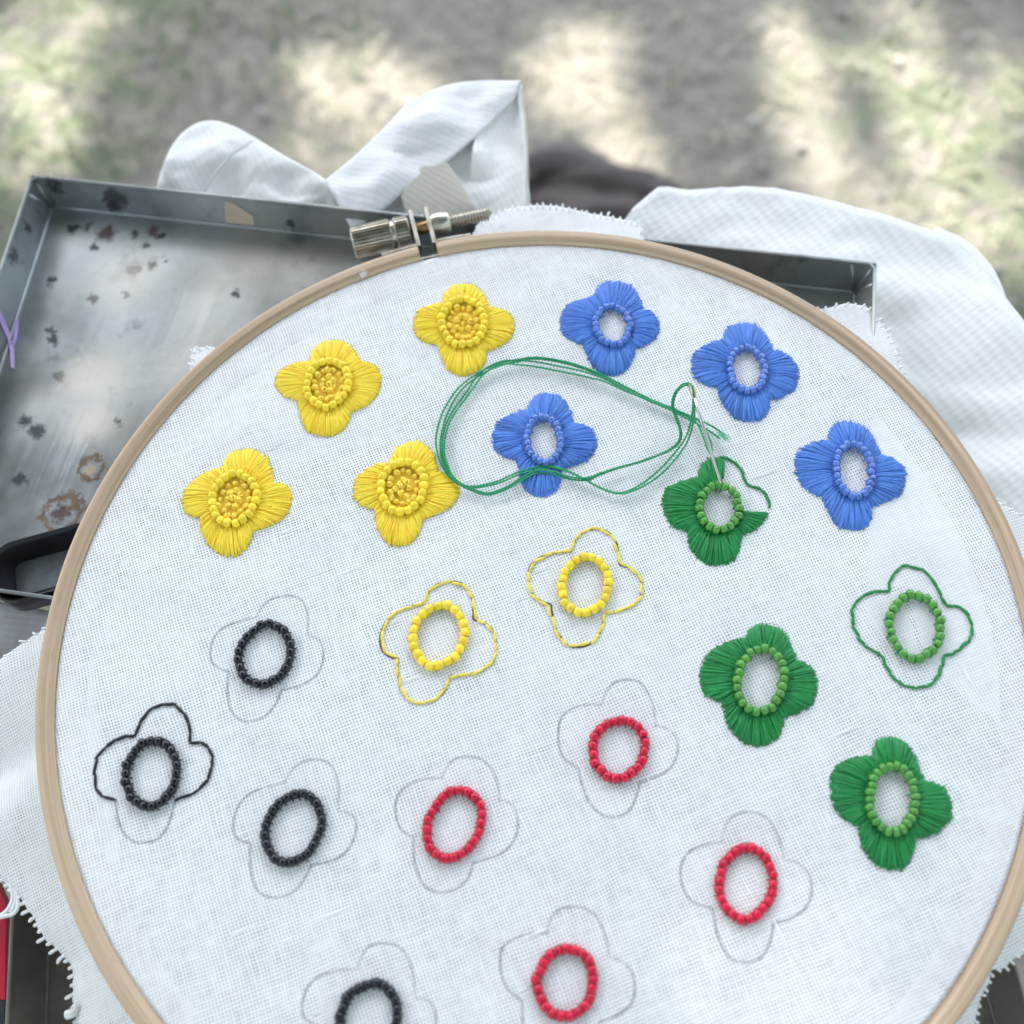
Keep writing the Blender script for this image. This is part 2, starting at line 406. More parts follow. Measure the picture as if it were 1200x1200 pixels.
    for i in range(15000):
        a = b2.uniform(0, 2*math.pi); h = b2.random()**.8*(6.2-3.2*math.sin(a)+1.6*nz(math.cos(a)*3, math.sin(a)*3, 1)*2); q = 10.5+b2.uniform(-.9, .9)+.4*math.sin(a*9)
        p = Vector((math.cos(a)*q, math.sin(a)*q, h-.4))*1000; ax = Vector((b2.gauss(0, 1), b2.gauss(0, 1), b2.gauss(0, 1))).normalized()*b2.uniform(150, 330); sd = ax.orthogonal()*.5
        b.add([p-ax, p-ax*.2+sd, p+ax, p-ax*.2-sd], [(0, 1, 2, 3)])
    tag(b.build('added_treeline', t.m, smooth=False), 'unseen belt of leafy trees added to block the low sky', 'trees', kind='stuff')
tree()

# ------------------------------------------------------------------ trays
def tray(name, label, cor, zr, depth, flare, mat, th=.5, rim=.5):
    """cor: BL, BR, FR, FL rim corners (mm)"""
    c0 = sum((Vector((x, y, 0)) for x, y in cor), Vector((0, 0, 0)))/4
    root = empty(name, (c0.x, c0.y, zr-depth)); tag(root, label, 'tray')
    P = [Vector((x-c0.x, y-c0.y, depth)) for x, y in cor]
    def inset(P, d, z):
        n = len(P); out = []
        for i in range(n):
            e1 = (P[i]-P[i-1]); e2 = (P[(i+1) % n]-P[i]); e1.z = e2.z = 0; e1.normalize(); e2.normalize()
            n1 = Vector((e1.y, -e1.x, 0)); n2 = Vector((e2.y, -e2.x, 0))   # inward for clockwise order
            k = d/(1+n1.dot(n2)); q = P[i]+(n1+n2)*k; out.append(Vector((q.x, q.y, z)))
        return out
    Q = inset(P, flare, 0.6)
    Po = inset(P, -th, depth-.2); Qo = inset(Q, -th, 0)
    f = MB(); N = 24; G = []
    for i in range(N+1):
        a = Q[0].lerp(Q[3], i/N); b = Q[1].lerp(Q[2], i/N); G.append([a.lerp(b, j/(2*N))+Vector((0, 0, .5*nz(i*.3, j*.3, 2))) for j in range(2*N+1)])
    f.grid(G); f.add([Qo[0], Qo[1], Qo[2], Qo[3]], [(0, 3, 2, 1)]); f.build('tray_floor', mat, root)
    for i in range(4):
        j = (i+1) % 4; wv = MB()
        n_ = 12
        for (A, B, C, D, sg) in ((P[i], P[j], Q[j], Q[i], 1), (Po[i], Po[j], Qo[j], Qo[i], -1)):
            Gd = []
            for a in range(n_+1):
                t_ = a/n_; top = A.lerp(B, t_); bot = D.lerp(C, t_); Gd.append([top.lerp(bot, s) for s in (0, .5, .9, 1)])
            wv.grid(Gd)
        # coved joint between wall and floor
        wv.tube([Q[i]+Vector((0, 0, .15)), Q[j]+Vector((0, 0, .15))], .55, 6)
        wv.build('tray_wall', mat, root, sharp=50)
    r_ = MB(); pts = []
    for i in range(4):
        a, b = P[i], P[(i+1) % 4]; e = (b-a).normalized()
        for k in (2.0, None): pass
        pts += [a+e*1.5, b-e*1.5]
    r_.tube([p+Vector((0, 0, .1)) for p in pts], rim, 8, closed=True); r_.build('rolled_rim', mat, root)
    for i in range(4):      # folded pleats in the corners
        m = MB(); a, b = P[i], Q[i]
        for s in (-1, 1):
            e = (P[(i+s) % 4]-P[i]).normalized()
            m.tube([a+e*5.5*1+Vector((0, 0, -.8)), a.lerp(b, .55)+e*2.6, b+e*.8+Vector((0, 0, .5))], [.45, .5, .3], 6)
        m.tube([a+Vector((0, 0, -.3)), b+Vector((0, 0, .4))], .7, 6)
        m.build('corner_pleat', mat, root)
    return root, c0, P, Q

T1 = [(-123.2, 142.2), (91.9, 92.2), (66.0, -18.8), (-142.4, 29.8)]
c1 = np.mean(np.array(T1), axis=0)
def tb(px, py, r, kind, z=-18):
    p = on(px, py, z); return (p[0]-c1[0], p[1]-c1[1], r, kind, z+18.5)
blobs = [tb(125, 274, 2.9, 'rust'), tb(157, 275, 1.6, 'black'), tb(172, 288, 1.3, 'black'), tb(190, 276, 1.2, 'black'), tb(180, 272, 2.0, 'rust'), tb(181, 256, 1.9, 'rust', -14), tb(183, 243, 1.6, 'rust', -11),
         tb(157, 317, 2.1, 'black'), tb(179, 311, 1.4, 'black'), tb(192, 303, 1.0, 'black'), tb(110, 350, 1.7, 'black'), tb(60, 388, 1.6, 'black'), tb(62, 400, 1.6, 'black'),
         tb(135, 233, 3.6, 'black', -13), tb(130, 242, 2.4, 'black', -15), tb(88, 252, 2.8, 'black', -15), tb(176, 250, 2.2, 'rust', -14), tb(64, 218, 3.0, 'black', -11), tb(100, 262, 2.0, 'black', -17), tb(22, 300, 3.0, 'black', -11), tb(222, 256, 1.6, 'black', -14), tb(62, 330, 1.6, 'black'), tb(45, 505, 2.4, 'black'), tb(25, 560, 2.0, 'black'), tb(36, 265, 2.3, 'black', -12), tb(138, 496, 1.1, 'black'), tb(275, 344, 1.3, 'black'), tb(335, 268, 1.5, 'black'),
         tb(110, 232, 1.6, 'black', -12), tb(150, 246, 1.3, 'black', -14), tb(95, 238, 1.8, 'black', -13), tb(60, 225, 1.5, 'black', -11), tb(340, 262, 1.4, 'black', -15), tb(52, 300, 1.6, 'black', -13), tb(36, 330, 1.4, 'black', -12), tb(85, 268, 1.6, 'black'), tb(110, 290, 1.2, 'black'), tb(70, 440, 1.5, 'black'), tb(30, 495, 2.0, 'black'), tb(148, 345, 1.0, 'black'), tb(240, 262, 1.4, 'black', -14), tb(210, 247, 1.2, 'black', -12), tb(166, 240, 1.4, 'black', -12), tb(107, 549, 3.0, 'ring'), tb(72, 601, 4.4, 'ring'), tb(82, 588, 2.2, 'ring'), tb(70, 603, 2.6, 'rust'), tb(105, 552, 1.5, 'tan'), tb(120, 435, 14, 'pale'), tb(150, 330, 16, 'pale'), tb(105, 500, 9, 'pale'), tb(95, 440, 9, 'pale')]
TIN1 = tin_mat('worn_galvanised_tin', (.385, .42, .44), blobs, .34, (.50, .48, .43), .36, .75)
tray1, tc, TP, TQ = tray('metal_tray', 'worn grey metal tray with rust spots under upper left of hoop', T1, -9.0, 9.5, 2.6, TIN1)
# tan patch on the back wall
def quadpatch(name, pts, mat, parent, origin, lift=.0):
    m = MB(); P = [Vector(p)-Vector(origin) for p in pts]
    Q_ = [p+Vector((0, 0, -.12)) for p in P]; n = len(P)
    m.add(P+Q_, [tuple(range(n)), tuple(range(2*n-1, n-1, -1))]+[(i, (i+1) % n, (i+1) % n+n, i+n) for i in range(n)])
    return m.build(name, mat, parent, smooth=False)
orig1 = (tc.x, tc.y, -18.5)
def wallpt(px, py, zt=-9.3, zb=-17.6):
    """point on the sloping back wall of tray 1 seen at this pixel"""
    best = None
    for k in range(61):
        z = zb+(zt-zb)*k/60; p = Vector(on(px, py, z)); f = (z+18)/9.0
        a = TP[0].lerp(TQ[0], 1-f)+tc; b = TP[1].lerp(TQ[1], 1-f)+tc; e = (b-a).normalized(); nn = Vector((e.y, -e.x, 0)); nn.z = 0
        d = abs((p-a).dot(nn)-.25)
        if best is None or d < best[0]: best = (d, p)
    return best[1]
quadpatch('tan_patch', [wallpt(263, 236), wallpt(272, 237), wallpt(297, 253), wallpt(298, 264), wallpt(264, 261)], simple('patch_tan', (.50, .40, .30), .6, scale=150), tray1, orig1)
# purple marker mark on the left wall
def leftwall(px, py):
    best = None
    for k in range(61):
        z = -17.6+8.3*k/60; p = Vector(on(px, py, z)); f = (z+18)/9.0
        a = TP[3].lerp(TQ[3], 1-f)+tc; b = TP[0].lerp(TQ[0], 1-f)+tc; e = (b-a).normalized(); nn = Vector((e.y, -e.x, 0))
        d = abs((p-a).dot(nn)-.3)
        if best is None or d < best[0]: best = (d, p)
    return best[1]
mk = MB(); PUR = simple('purple_marker', (.42, .29, .60), .6, var=.2, scale=200)
for stroke in ([(-2, 366), (5, 382), (12, 397), (15, 412), (16, 432)], [(20, 374), (19, 388), (17, 399), (14, 404)]):
    P = [leftwall(*s) for s in stroke]
    P0 = list(P)
    for i in range(len(P)):
        d = (P0[min(i+1, len(P)-1)]-P0[max(i-1, 0)]).normalized(); sd = d.cross(Vector((.9, 0, .5))).normalized()*(.85 if len(stroke) > 4 else .5)
        P[i] = (P[i]-sd, P[i]+sd)
    b = len(mk.v); mk.add([q-Vector(orig1)+Vector((.05, 0, .05)) for pr in P for q in pr], [(2*i, 2*i+1, 2*i+3, 2*i+2) for i in range(len(P)-1)])
mk.build('marker_letter', PUR, tray1)

# small black dish lying in the front of the tray
def dish():
    a = Vector(on(-14, 641, -10)); b = Vector(on(92, 612, -10)); e = (b-a).normalized(); n_ = Vector((e.y, -e.x, 0))
    root = empty('black_dish', (a.x, a.y, -17.5)); tag(root, 'small black rounded metal dish lying in the worn grey tray', 'dish')
    L, W, r = 95.0, 15.5, 5.5
    def rr(ins, z):
        out = []
        for (cx, cy, a0) in ((L-r, r, -90), (L-r, W-r, 0), (r, W-r, 90), (r, r, 180)):
            for k in range(9):
                t_ = R(a0+k*90/8); rad = max(r-ins, .6)
                out.append(e*(cx+rad*math.cos(t_))+n_*(cy+rad*math.sin(t_))+Vector((0, 0, z)))
        return out
    blk = NT('black_enamel'); blk.set(Base_Color=blk.mix(blk.step(blk.noise(blk.obj(), 60, 4), .4, .7), (.010, .011, .014), (.03, .034, .042)), Roughness=.32, Metallic=.3)
    prof = [(1.2, 0), (.3, .8), (0, 7.2), (.35, 7.7), (.9, 7.5), (1.3, 6.5), (3.2, 2.0)]
    m = MB(); rings = [rr(i, z) for i, z in prof]; n = len(rings[0])
    m.add([p for r_ in rings for p in r_], [(i*n+k, i*n+(k+1) % n, (i+1)*n+(k+1) % n, (i+1)*n+k) for i in range(len(rings)-1) for k in range(n)]+[tuple(range(n))])
    m.build('dish_wall', blk.m, root, sharp=60)
    m = MB(); q = rr(3.2, 2.0); m.add(q, [tuple(range(len(q)))[::-1]])
    m.add(rr(3.8, 2.3), [tuple(range(len(q)))[::-1]])
    fl = tin_mat('dull_steel', (.16, .18, .20), (), .5, None, .42, .6)
    m.build('dish_floor', fl, root, smooth=False)
dish()

# second, darker tray under the front of the hoop
a = on(15.5, 1060, -24); b = on(9, 1200, -24); dl = (b-a)/np.linalg.norm(b-a)
n2 = np.array([-dl[1], dl[0], 0]) if dl[0]*0-dl[1] > 0 else np.array([dl[1], -dl[0], 0])
bl = a-dl*42; T2 = [(bl[0], bl[1]), ((bl+n2*204)[0], (bl+n2*204)[1]), ((bl+n2*204+dl*150)[0], (bl+n2*204+dl*150)[1]), ((bl+dl*150)[0], (bl+dl*150)[1])]
TIN2 = tin_mat('brown_stained_tin', (.27, .25, .215), (), .45, (.15, .10, .075), .5, .35)
tray('metal_tray', 'brown stained metal tray under the lower edge of the hoop', T2, -24.0, 12.0, 3.0, TIN2)

# red printed card beside the brown tray
m = MB(); P = [Vector(on(*p, -33)) for p in ((-60, 1030), (2, 1035), (14, 1062), (13, 1172), (-60, 1160))]
rc = empty('red_card', tuple(sum(P, Vector((0, 0, 0)))/5)); tag(rc, 'bright red printed card against the outside of brown tray', 'card')
rl0 = sum(P, Vector((0, 0, 0)))/5
def slab(P, h):
    n = len(P); m = MB(); m.add([p-rl0+Vector((0, 0, h)) for p in P]+[p-rl0 for p in P], [tuple(range(n)), tuple(range(2*n-1, n-1, -1))]+[(i, i+n, (i+1) % n+n, (i+1) % n) for i in range(n)]); return m
slab(P, 3).build('red_panel', simple('red_print', (.52, .006, .035), .4, scale=60), rc, smooth=False)
P2 = [Vector(on(*p, -33)) for p in ((-60, 1161), (13, 1173), (9, 1240), (-60, 1240))]
slab(P2, 3).build('black_panel', simple('black_print', (.02, .025, .03), .4), rc, smooth=False)
P3 = [Vector(on(*p, -33)) for p in ((-30, 1180), (3, 1186), (6, 1215), (-30, 1215))]
slab(P3, 3.2).build('yellow_spot', simple('yellow_print', (.7, .55, .05), .4), rc, smooth=False)

# ------------------------------------------------------------------ stool that carries everything
WD = simple('stool_wood', (.26, .18, .11), .7, var=.3, scale=30)
st = empty('stool', (20, 30, GZ)); tag(st, 'low wooden stool under the trays and white cloth', 'stool')
m = MB(); m.box((0, 0, -GZ-52), (105, 0, 0), (0, 85, 0), (0, 0, 9)); m.build('seat', WD, st, smooth=False)
for sx in (-1, 1):
    for sy in (-1, 1):
        m = MB(); m.tube([(sx*80, sy*62, -GZ-60), (sx*105, sy*82, 0)], [13, 10], 10); m.build('leg', WD, st)

# ------------------------------------------------------------------ white cloths
def cloth_mat(name, col, stripe=None, transl=.08):
    t = NT(name); o = t.obj(); n = t.noise(o, 1400, 2); n2 = t.noise(o, 40, 3)
    c = t.mix(n2, tuple(k*.95 for k in col), col); t.set(Base_Color=c, Roughness=.9)
    h = t.math('MULTIPLY', n, .4)
    wv = t.n('ShaderNodeTexWave', wave_type='BANDS', bands_direction='X'); t.put(wv.inputs[0], t.rotz(o, stripe or R(65)))
    wv.inputs['Scale'].default_value = 110; wv.inputs['Distortion'].default_value = 1.5; wv.inputs['Detail'].default_value = 2
    wv2 = t.n('ShaderNodeTexWave', wave_type='BANDS', bands_direction='Y'); t.put(wv2.inputs[0], t.rotz(o, stripe or R(65)))
    wv2.inputs['Scale'].default_value = 190; wv2.inputs['Distortion'].default_value = 1.5
    h = t.math('ADD', h, t.math('ADD', t.math('MULTIPLY', wv.outputs[1], .6), t.math('MULTIPLY', wv2.outputs[1], .5))); t.bump(h, .00022, .5)
    tr = t.n('ShaderNodeBsdfTranslucent'); tr.inputs[0].default_value = (*col, 1); mx = t.n('ShaderNodeMixShader'); mx.inputs[0].default_value = transl
    t.t.links.new(t.b.outputs[0], mx.inputs[1]); t.t.links.new(tr.outputs[0], mx.inputs[2]); t.t.links.new(mx.outputs[0], t.out.inputs[0])
    return t.m
CW = cloth_mat('white_cotton', (.87, .87, .86))

def resample(pts, n):
    P = [Vector(p) for p in catmull([(*p, 0) if len(p) == 2 else p for p in pts], 8)]
    L = [0]
    for i in range(1, len(P)): L.append(L[-1]+(P[i]-P[i-1]).length)
    out = []; j = 0
    for k in range(n):
        s = L[-1]*k/(n-1)
        while j < len(P)-2 and L[j+1] < s: j += 1
        f = (s-L[j])/max(L[j+1]-L[j], 1e-9); out.append(P[j].lerp(P[j+1], min(1, f)))
    return out
def ribbon(pts_a, za, pts_b, zb, bulge=0, n=50, m_=20, wr=0, seed=0, back=0, drop=0, th=.7):
    """cloth sheet spanning two traced edges; optional roll over the far edge"""
    A = resample(pts_a, n); B = resample(pts_b, n); G = []
    for i in range(n):
        zA = za if not callable(za) else za(i/(n-1)); zB = zb if not callable(zb) else zb(i/(n-1))
        a = Vector(on(A[i].x, A[i].y, zA)); b = Vector(on(B[i].x, B[i].y, zB)); row = []
        for j in range(m_+1):
            t_ = j/m_; p = a.lerp(b, t_); p.z += bulge*math.sin(math.pi*t_)+wr*math.sin(math.pi*t_)*(nz(p.x, p.y, seed, .09)*1.6+.7*abs(nz(p.x*.4, p.y, seed+3, .22)))
            row.append(p)
        if back:
            for j in range(1, 11):
                t_ = j/10; p = b+Vector((0, back*math.sin(t_*math.pi/2), -drop*(1-math.cos(t_*math.pi/2))))
                row.append(p)
        G.append(row)
    m = MB(); m.grid(G); return m
def solid(o, th):
    md = o.modifiers.new('thickness', 'SOLIDIFY'); md.thickness = th*MM; md.offset = -1; return o

wc = empty('white_apron', tuple(on(400, 230, -20))); tag(wc, 'white folded cotton apron with loop behind the worn grey tray', 'apron')
o0 = on(400, 230, -20)
def wadd(name, m, mat=CW, th=.35):
    m.v = [(x-o0[0], y-o0[1], z-o0[2]) for x, y, z in m.v]; return solid(m.build(name, mat, wc), th)
# left lobe
wadd('left_fold', ribbon([(172, 262), (260, 274), (340, 284), (440, 292), (500, 300)], -24, [(186, 222), (193, 188), (212, 158), (240, 143), (275, 150), (330, 182), (384, 214), (440, 262)], -13, 2.2, wr=2.5, back=5, drop=30))
# big right panel of the fold
wadd('back_panel', ribbon([(395, 275), (460, 285), (540, 300), (622, 300)], -20, [(388, 232), (420, 215), (480, 175), (560, 132), (607, 101)], -13, 1.0, wr=1.5, seed=3))
wadd('right_edge', ribbon([(545, 300), (580, 302), (625, 302)], -25, [(560, 136), (585, 112), (611, 99)], -11.5, 2, wr=2.5, seed=5, back=4, drop=60))
wadd('side_panel', ribbon([(606, 99), (613, 150), (615, 210), (611, 300)], -11.5, [(611, 104), (617, 155), (619, 215), (615, 300)], -40, 0, n=30, m_=6))
# loop band, in front of panel, curling over
wadd('loop_band', ribbon([(412, 268), (432, 258), (456, 240), (490, 210), (522, 190), (560, 158), (604, 114)], lambda t_: -12+1*t_, [(380, 212), (412, 186), (445, 155), (478, 122), (520, 101), (560, 95), (610, 95)], lambda t_: -10-1*t_, 1.5, wr=2.5, seed=8, back=2, drop=14), cloth_mat('thin_white_cotton', (.88, .88, .90), R(20), .2))
wadd('inner_panel', ribbon([(478, 262), (515, 268), (562, 262)], -14, [(463, 206), (488, 188), (510, 176), (524, 190), (556, 240)], -11.5, 1.0, n=30, m_=10), cloth_mat('beige_cloth', (.60, .58, .52), R(40), .3))  # beige sheet laid inside the fold
# seam on left lobe
sm_ = MB(); sm_.tube([Vector(on(*p, z))-Vector(o0) for p, z in (((228, 268), -21), ((234, 235), -12.2), ((250, 205), -10.2), ((272, 180), -9.8), ((296, 165), -11.5))], .25, 5); sm_.build('seam', simple('seam_thread', (.55, .56, .60), .9), wc)

# right cloth: spread over the stool, hem falling behind
def right_cloth():
    out = [(728, 268), (741, 248), (756, 236), (768, 226), (778, 223), (810, 224), (850, 221), (905, 223), (960, 233), (1010, 247), (1060, 262), (1105, 280), (1135, 300), (1158, 325), (1178, 358), (1200, 392), (1235, 440), (1275, 520), (1300, 650), (1290, 800), (1240, 900)]
    P = resample([(x, y) for x, y in out], 90); root = empty('white_cloth', tuple(on(950, 400, -30))); o_ = Vector(on(950, 400, -30))
    tag(root, 'thin white ribbed cloth spread out behind right side of hoop', 'cloth')
    ce = Vector(on(800, 560, -30)); G = []
    for i, p in enumerate(P):
        q = Vector(on(p.x, p.y, -20)); row = []
        d = (q-ce); d.z = 0; dn = d.normalized()
        for j in range(36):
            t_ = j/35; x = ce.lerp(q, t_)
            z = -29+8.5*min(1, t_*1.3)**1.3*(1)
            z = -28.5+8.5*(t_**1.5)+1.6*nz(x.x, x.y, 5, .03)*2*math.sin(math.pi*min(1, t_))+3.6*abs(nz(x.x*.35+x.y*.2, x.y, 7, .06))*(t_**.5)+1.2*abs(nz(x.x*.8-x.y*.5, x.y, 17, .12)) + .9*math.sin((x.x*.35+x.y*.9)*.28)*(t_*(1-t_)*4)
            row.append(Vector((x.x, x.y, z))-o_)
        for j in range(1, 15):
            a = j/14; s = math.sin(min(1, a*2)*math.pi/2)*.7; dz = (1-math.cos(min(1, a*2)*math.pi/2))*1+max(0, a-.5)*170
            row.append(Vector((q.x, q.y, -20))+dn*(s+max(0, a-.5)*8*math.sin(i*.55))+Vector((0, 0, -dz))-o_)
        G.append(row)
    m = MB(); m.grid(G); solid(m.build('cloth_sheet', cloth_mat('ribbed_gauze', (.84, .85, .85), R(-28)), root), .5)
    h = ribbon([(1080, 282), (1118, 300), (1146, 330), (1166, 366)], -23, [(1098, 266), (1134, 283), (1165, 316), (1184, 362)], -22.5, .8, n=24, m_=6); h.v = [(x-o_.x, y-o_.y, z-o_.z) for x, y, z in h.v]
    solid(h.build('hem', CW, root), .5)
right_cloth()
# lavender grey cloth at left, under the linen
g_ = ribbon([(-90, 690), (-20, 702), (40, 712), (110, 730)], -25, [(-90, 1000), (-10, 1022), (60, 1020), (140, 1010)], -30, 4, wr=4, n=40, m_=30, seed=12)
og = on(20, 740, -26); ge = empty('grey_cloth', tuple(og)); tag(ge, 'pale lavender grey cloth between worn grey tray and white linen', 'cloth')
g_.v = [(x-og[0], y-og[1], z-og[2]) for x, y, z in g_.v]; solid(g_.build('cloth_sheet', cloth_mat('grey_cotton', (.74, .73, .76), R(10)), ge), .8)

# dark crumpled pouch on the ground behind
def pouch():
    c = on(704, 268, GZ+36); root = empty('leather_pouch', (c[0], c[1], GZ)); tag(root, 'dark brown crumpled leather pouch lying on the dirt ground', 'pouch')
    m = MB(); nu, nv = 70, 36; G = []
    for i in range(nu):
        row = []
        for j in range(nv):
            a = 2*math.pi*i/(nu-1); b = math.pi*j/(nv-1); x, y, z = math.sin(b)*math.cos(a), math.sin(b)*math.sin(a), math.cos(b)
            x = math.copysign(abs(x)**.7, x); y = math.copysign(abs(y)**.8, y)
            k = 1+.16*nz(x*2, y*2, z*2+4)-.20*math.exp(-((y-.25+.25*x)*5)**2)*(1 if z > 0 else 0)
            row.append((x*84*k, y*54*k-10*x, 40+z*42*k))
        G.append(row)
    m.grid(G); m.build('pouch_body', simple('brown_leather', (.036, .027, .029), .6, var=.5, scale=30, bump=.003), root)
    m = MB(); G = []
    for i in range(30):
        t_ = i/29; row = []
        for j in range(9):
            s = j/8; row.append((-84+150*t_, 34-26*t_+s*(12+26*math.sin(math.pi*t_))+9*math.sin(t_*5), 74+9*math.sin(math.pi*s)+6*math.sin(t_*7)-34*abs(t_-.45)**1.5))
        G.append(row)
    m.grid(G); o = solid(m.build('flap', simple('mauve_leather', (.08, .064, .072), .6, var=.3, scale=30, bump=.002), root), 3)
pouch()

# ------------------------------------------------------------------ hoop
hoop = empty('embroidery_hoop', (0, 0, -6)); tag(hoop, 'round pale wooden embroidery hoop with brass tightening screw on top', 'hoop')
gA = on(491, 296, 0); gB = on(512, 291, 0); angA, angB = math.atan2(gA[1], gA[0]), math.atan2(gB[1], gB[0])
def ring(name, r0, r1, zt, zb, a0, a1, ch, closed=False, N=300):
    prof = [(r0, zb), (r0, zt-ch*1.7), (r0+ch*.2, zt-ch*1.25), (r0+ch*1.35, zt-ch*.12), (r0+ch*1.9, zt), (r1-ch*.9, zt), (r1-ch*.3, zt-ch*.25), (r1, zt-ch), (r1, zb+.4), (r1-.4, zb), (r0+.2, zb)]
    L = [0]
    for i in range(1, len(prof)): L.append(L[-1]+math.dist(prof[i], prof[i-1]))
    vs, fs, uv = [], [], []; n = len(prof)
    for i in range(N+1):
        a = a0+(a1-a0)*i/N; wz = .12*nz(math.cos(a)*3, math.sin(a)*3, 2)
        wr = 1+.002*nz(math.cos(a)*1.5, math.sin(a)*1.5, 6)
        for k, (r_, z) in enumerate(prof):
            vs.append((r_*wr*math.cos(a)*MM, r_*wr*math.sin(a)*MM, (z+wz+6)*MM)); uv.append((a*.102, L[k]*MM))
    for i in range(N):
        for k in range(n-1): fs.append((i*n+k, (i+1)*n+k, (i+1)*n+k+1, i*n+k+1))
    if not closed: fs.append(tuple(range(n))); fs.append(tuple(N*n+k for k in range(n))[::-1])
    me = bpy.data.meshes.new(name); me.from_pydata(vs, [], fs); ul = me.uv_layers.new(name='UVMap')
    for l in me.loops: ul.data[l.index].uv = uv[l.vertex_index]
    me.polygons.foreach_set('use_smooth', [True]*len(me.polygons)); me.materials.append(WOOD); me.set_sharp_from_angle(angle=R(40)); me.update()
    return link(name, me, hoop)
ring('outer_ring', 100.15, 103.85, 1.1, -6.0, angA, angB+2*math.pi, .85)
ring('inner_ring', 95.8, 99.7, -.75, -6.0, 0, 2*math.pi, .4, closed=True)

def screw():
    NICK = NT('nickel'); nn = NICK.noise(NICK.obj(), 300, 4)
    NICK.set(Base_Color=NICK.mix(NICK.step(nn, .4, .7), (.62, .60, .56), (.42, .38, .31)), Metallic=1.0, Roughness=.30); NICK = NICK.m
    BR = simple('tarnished_brass', (.30, .19, .075), .35, 1.0, .3, 300)
    GR = simple('dull_bolt_steel', (.34, .31, .26), .38, 1.0, .3, 400)
    am = (angA+angB)/2; rd = Vector((math.cos(am), math.sin(am), 0)); tg = Vector((math.sin(am), -math.cos(am), 0))  # tg: towards picture right
    p0 = Vector(on(413, 285, -2.5)); p1 = Vector(on(573, 250, -2.5)); ax = (p1-p0).normalized()
    Z = Vector((0, 0, 6)); L = (p1-p0).length
    def at(px):  # parameter along axis for pixel x
        lo, hi = 0.0, L
        f = (px-413)/(573-413); return L*f
    def P(t): return p0+ax*t+Z
    root = empty('tightening_screw', (0, 0, 0), hoop)
    t0, t1, tg_ = 0.0, at(481), at(461)
    m = MB(); r = 3.95; n = 120
    def kn(t, rr, kn_): return [(P(t)+(e1*math.cos(2*math.pi*k/n)+e2*math.sin(2*math.pi*k/n))*(rr*(1+(.03, .03, -.13, -.06)[k % 4]*kn_))) for k in range(n)]
    e1 = ax.orthogonal().normalized(); e2 = ax.cross(e1)
    rows = [kn(t0+.0, .01, 0), kn(t0+.1, 1.2, 0), kn(t0, 1.5, 0), kn(t0-.0, r*.86, 0), kn(t0+.5, r*.98, 1), kn(tg_-.7, r, 1), kn(tg_-.35, r*.86, 0), kn(tg_+.35, r*.86, 0), kn(tg_+.7, r*.98, 1), kn(t1-.6, r*.98, 1), kn(t1-.2, r*.82, 0), kn(t1, .6, 0)]
    m.add([q for rw in rows for q in rw], [(i*n+k, i*n+(k+1) % n, (i+1)*n+(k+1) % n, (i+1)*n+k) for i in range(len(rows)-1) for k in range(n)])
    m.build('knurled_knob', NICK, root, smooth=False)
    # bolt with thread
    tb0, tb1 = at(525), L; m = MB(); m.tube([P(t1-.5), P(tb0)], 1.55, 20); m.build('bolt_shank', BR, root)
    prof = []; tt = tb0
    while tt < tb1-.6: prof += [(tt, 1.2), (tt+.3, 1.8), (tt+.5, 1.8)]; tt += .8
    prof += [(tb1-.3, 1.2), (tb1+.9, .05)]
    m = MB(); m.lathe(prof, 24, P(0), ax); m.build('bolt_thread', GR, root)
    tn0, tn1 = at(505.5), at(526); m = MB(); m.lathe([(tn0, 1.6), (tn0, 2.75), (tn0+.3, 2.95), (tn1-.4, 2.95), (tn1, 2.7), (tn1, 1.6)], 28, P(0), ax); m.build('nut', NICK, root, sharp=35)
    # two folded brackets, each clasping a ring end
    for t, s in ((at(485), -1), (at(503), 1)):
        c = P(t); up = Vector((0, 0, 1)); rr_ = (up.cross(ax)).normalized()
        if rr_.dot(rd) < 0: rr_ = -rr_
        m = MB(); m.box(c-rr_*1.8, ax*.5, rr_*5.6, up*3.0)
        # rounded outer end
        m.lathe([(-.5, .1), (-.5, 3.0), (.5, 3.0), (.5, .1)], 24, c+rr_*2.3, ax)
        # foot strap along outside of the ring
        a0 = angA if s < 0 else angB; a1 = a0+(-s)*-.0
        foot = []
        for k in range(7):
            a = a0+(.085*k/6)*(1 if s < 0 else -1); foot.append(Vector((math.cos(a), math.sin(a), 0))*104.45)
        for k in range(6):
            A, B = foot[k], foot[k+1]; md = (A+B)/2+Vector((0, 0, 6-2.6)); d = (B-A)/2; nn_ = Vector((md.x, md.y, 0)).normalized()
            m.box(md, d*1.02, nn_*.3, Vector((0, 0, 3.1)))
        m.build('bracket', NICK, root, smooth=False)
    a = (angA+angB)/2; m = MB(); q = Vector((math.cos(a), math.sin(a), 0)); m.box(q*100.9+Vector((0, 0, 2.8)), Vector((-q.y, q.x, 0))*3.2, q*.25, (0, 0, 2.6)); m.build('gap_plate', NICK, root, smooth=False)
screw()

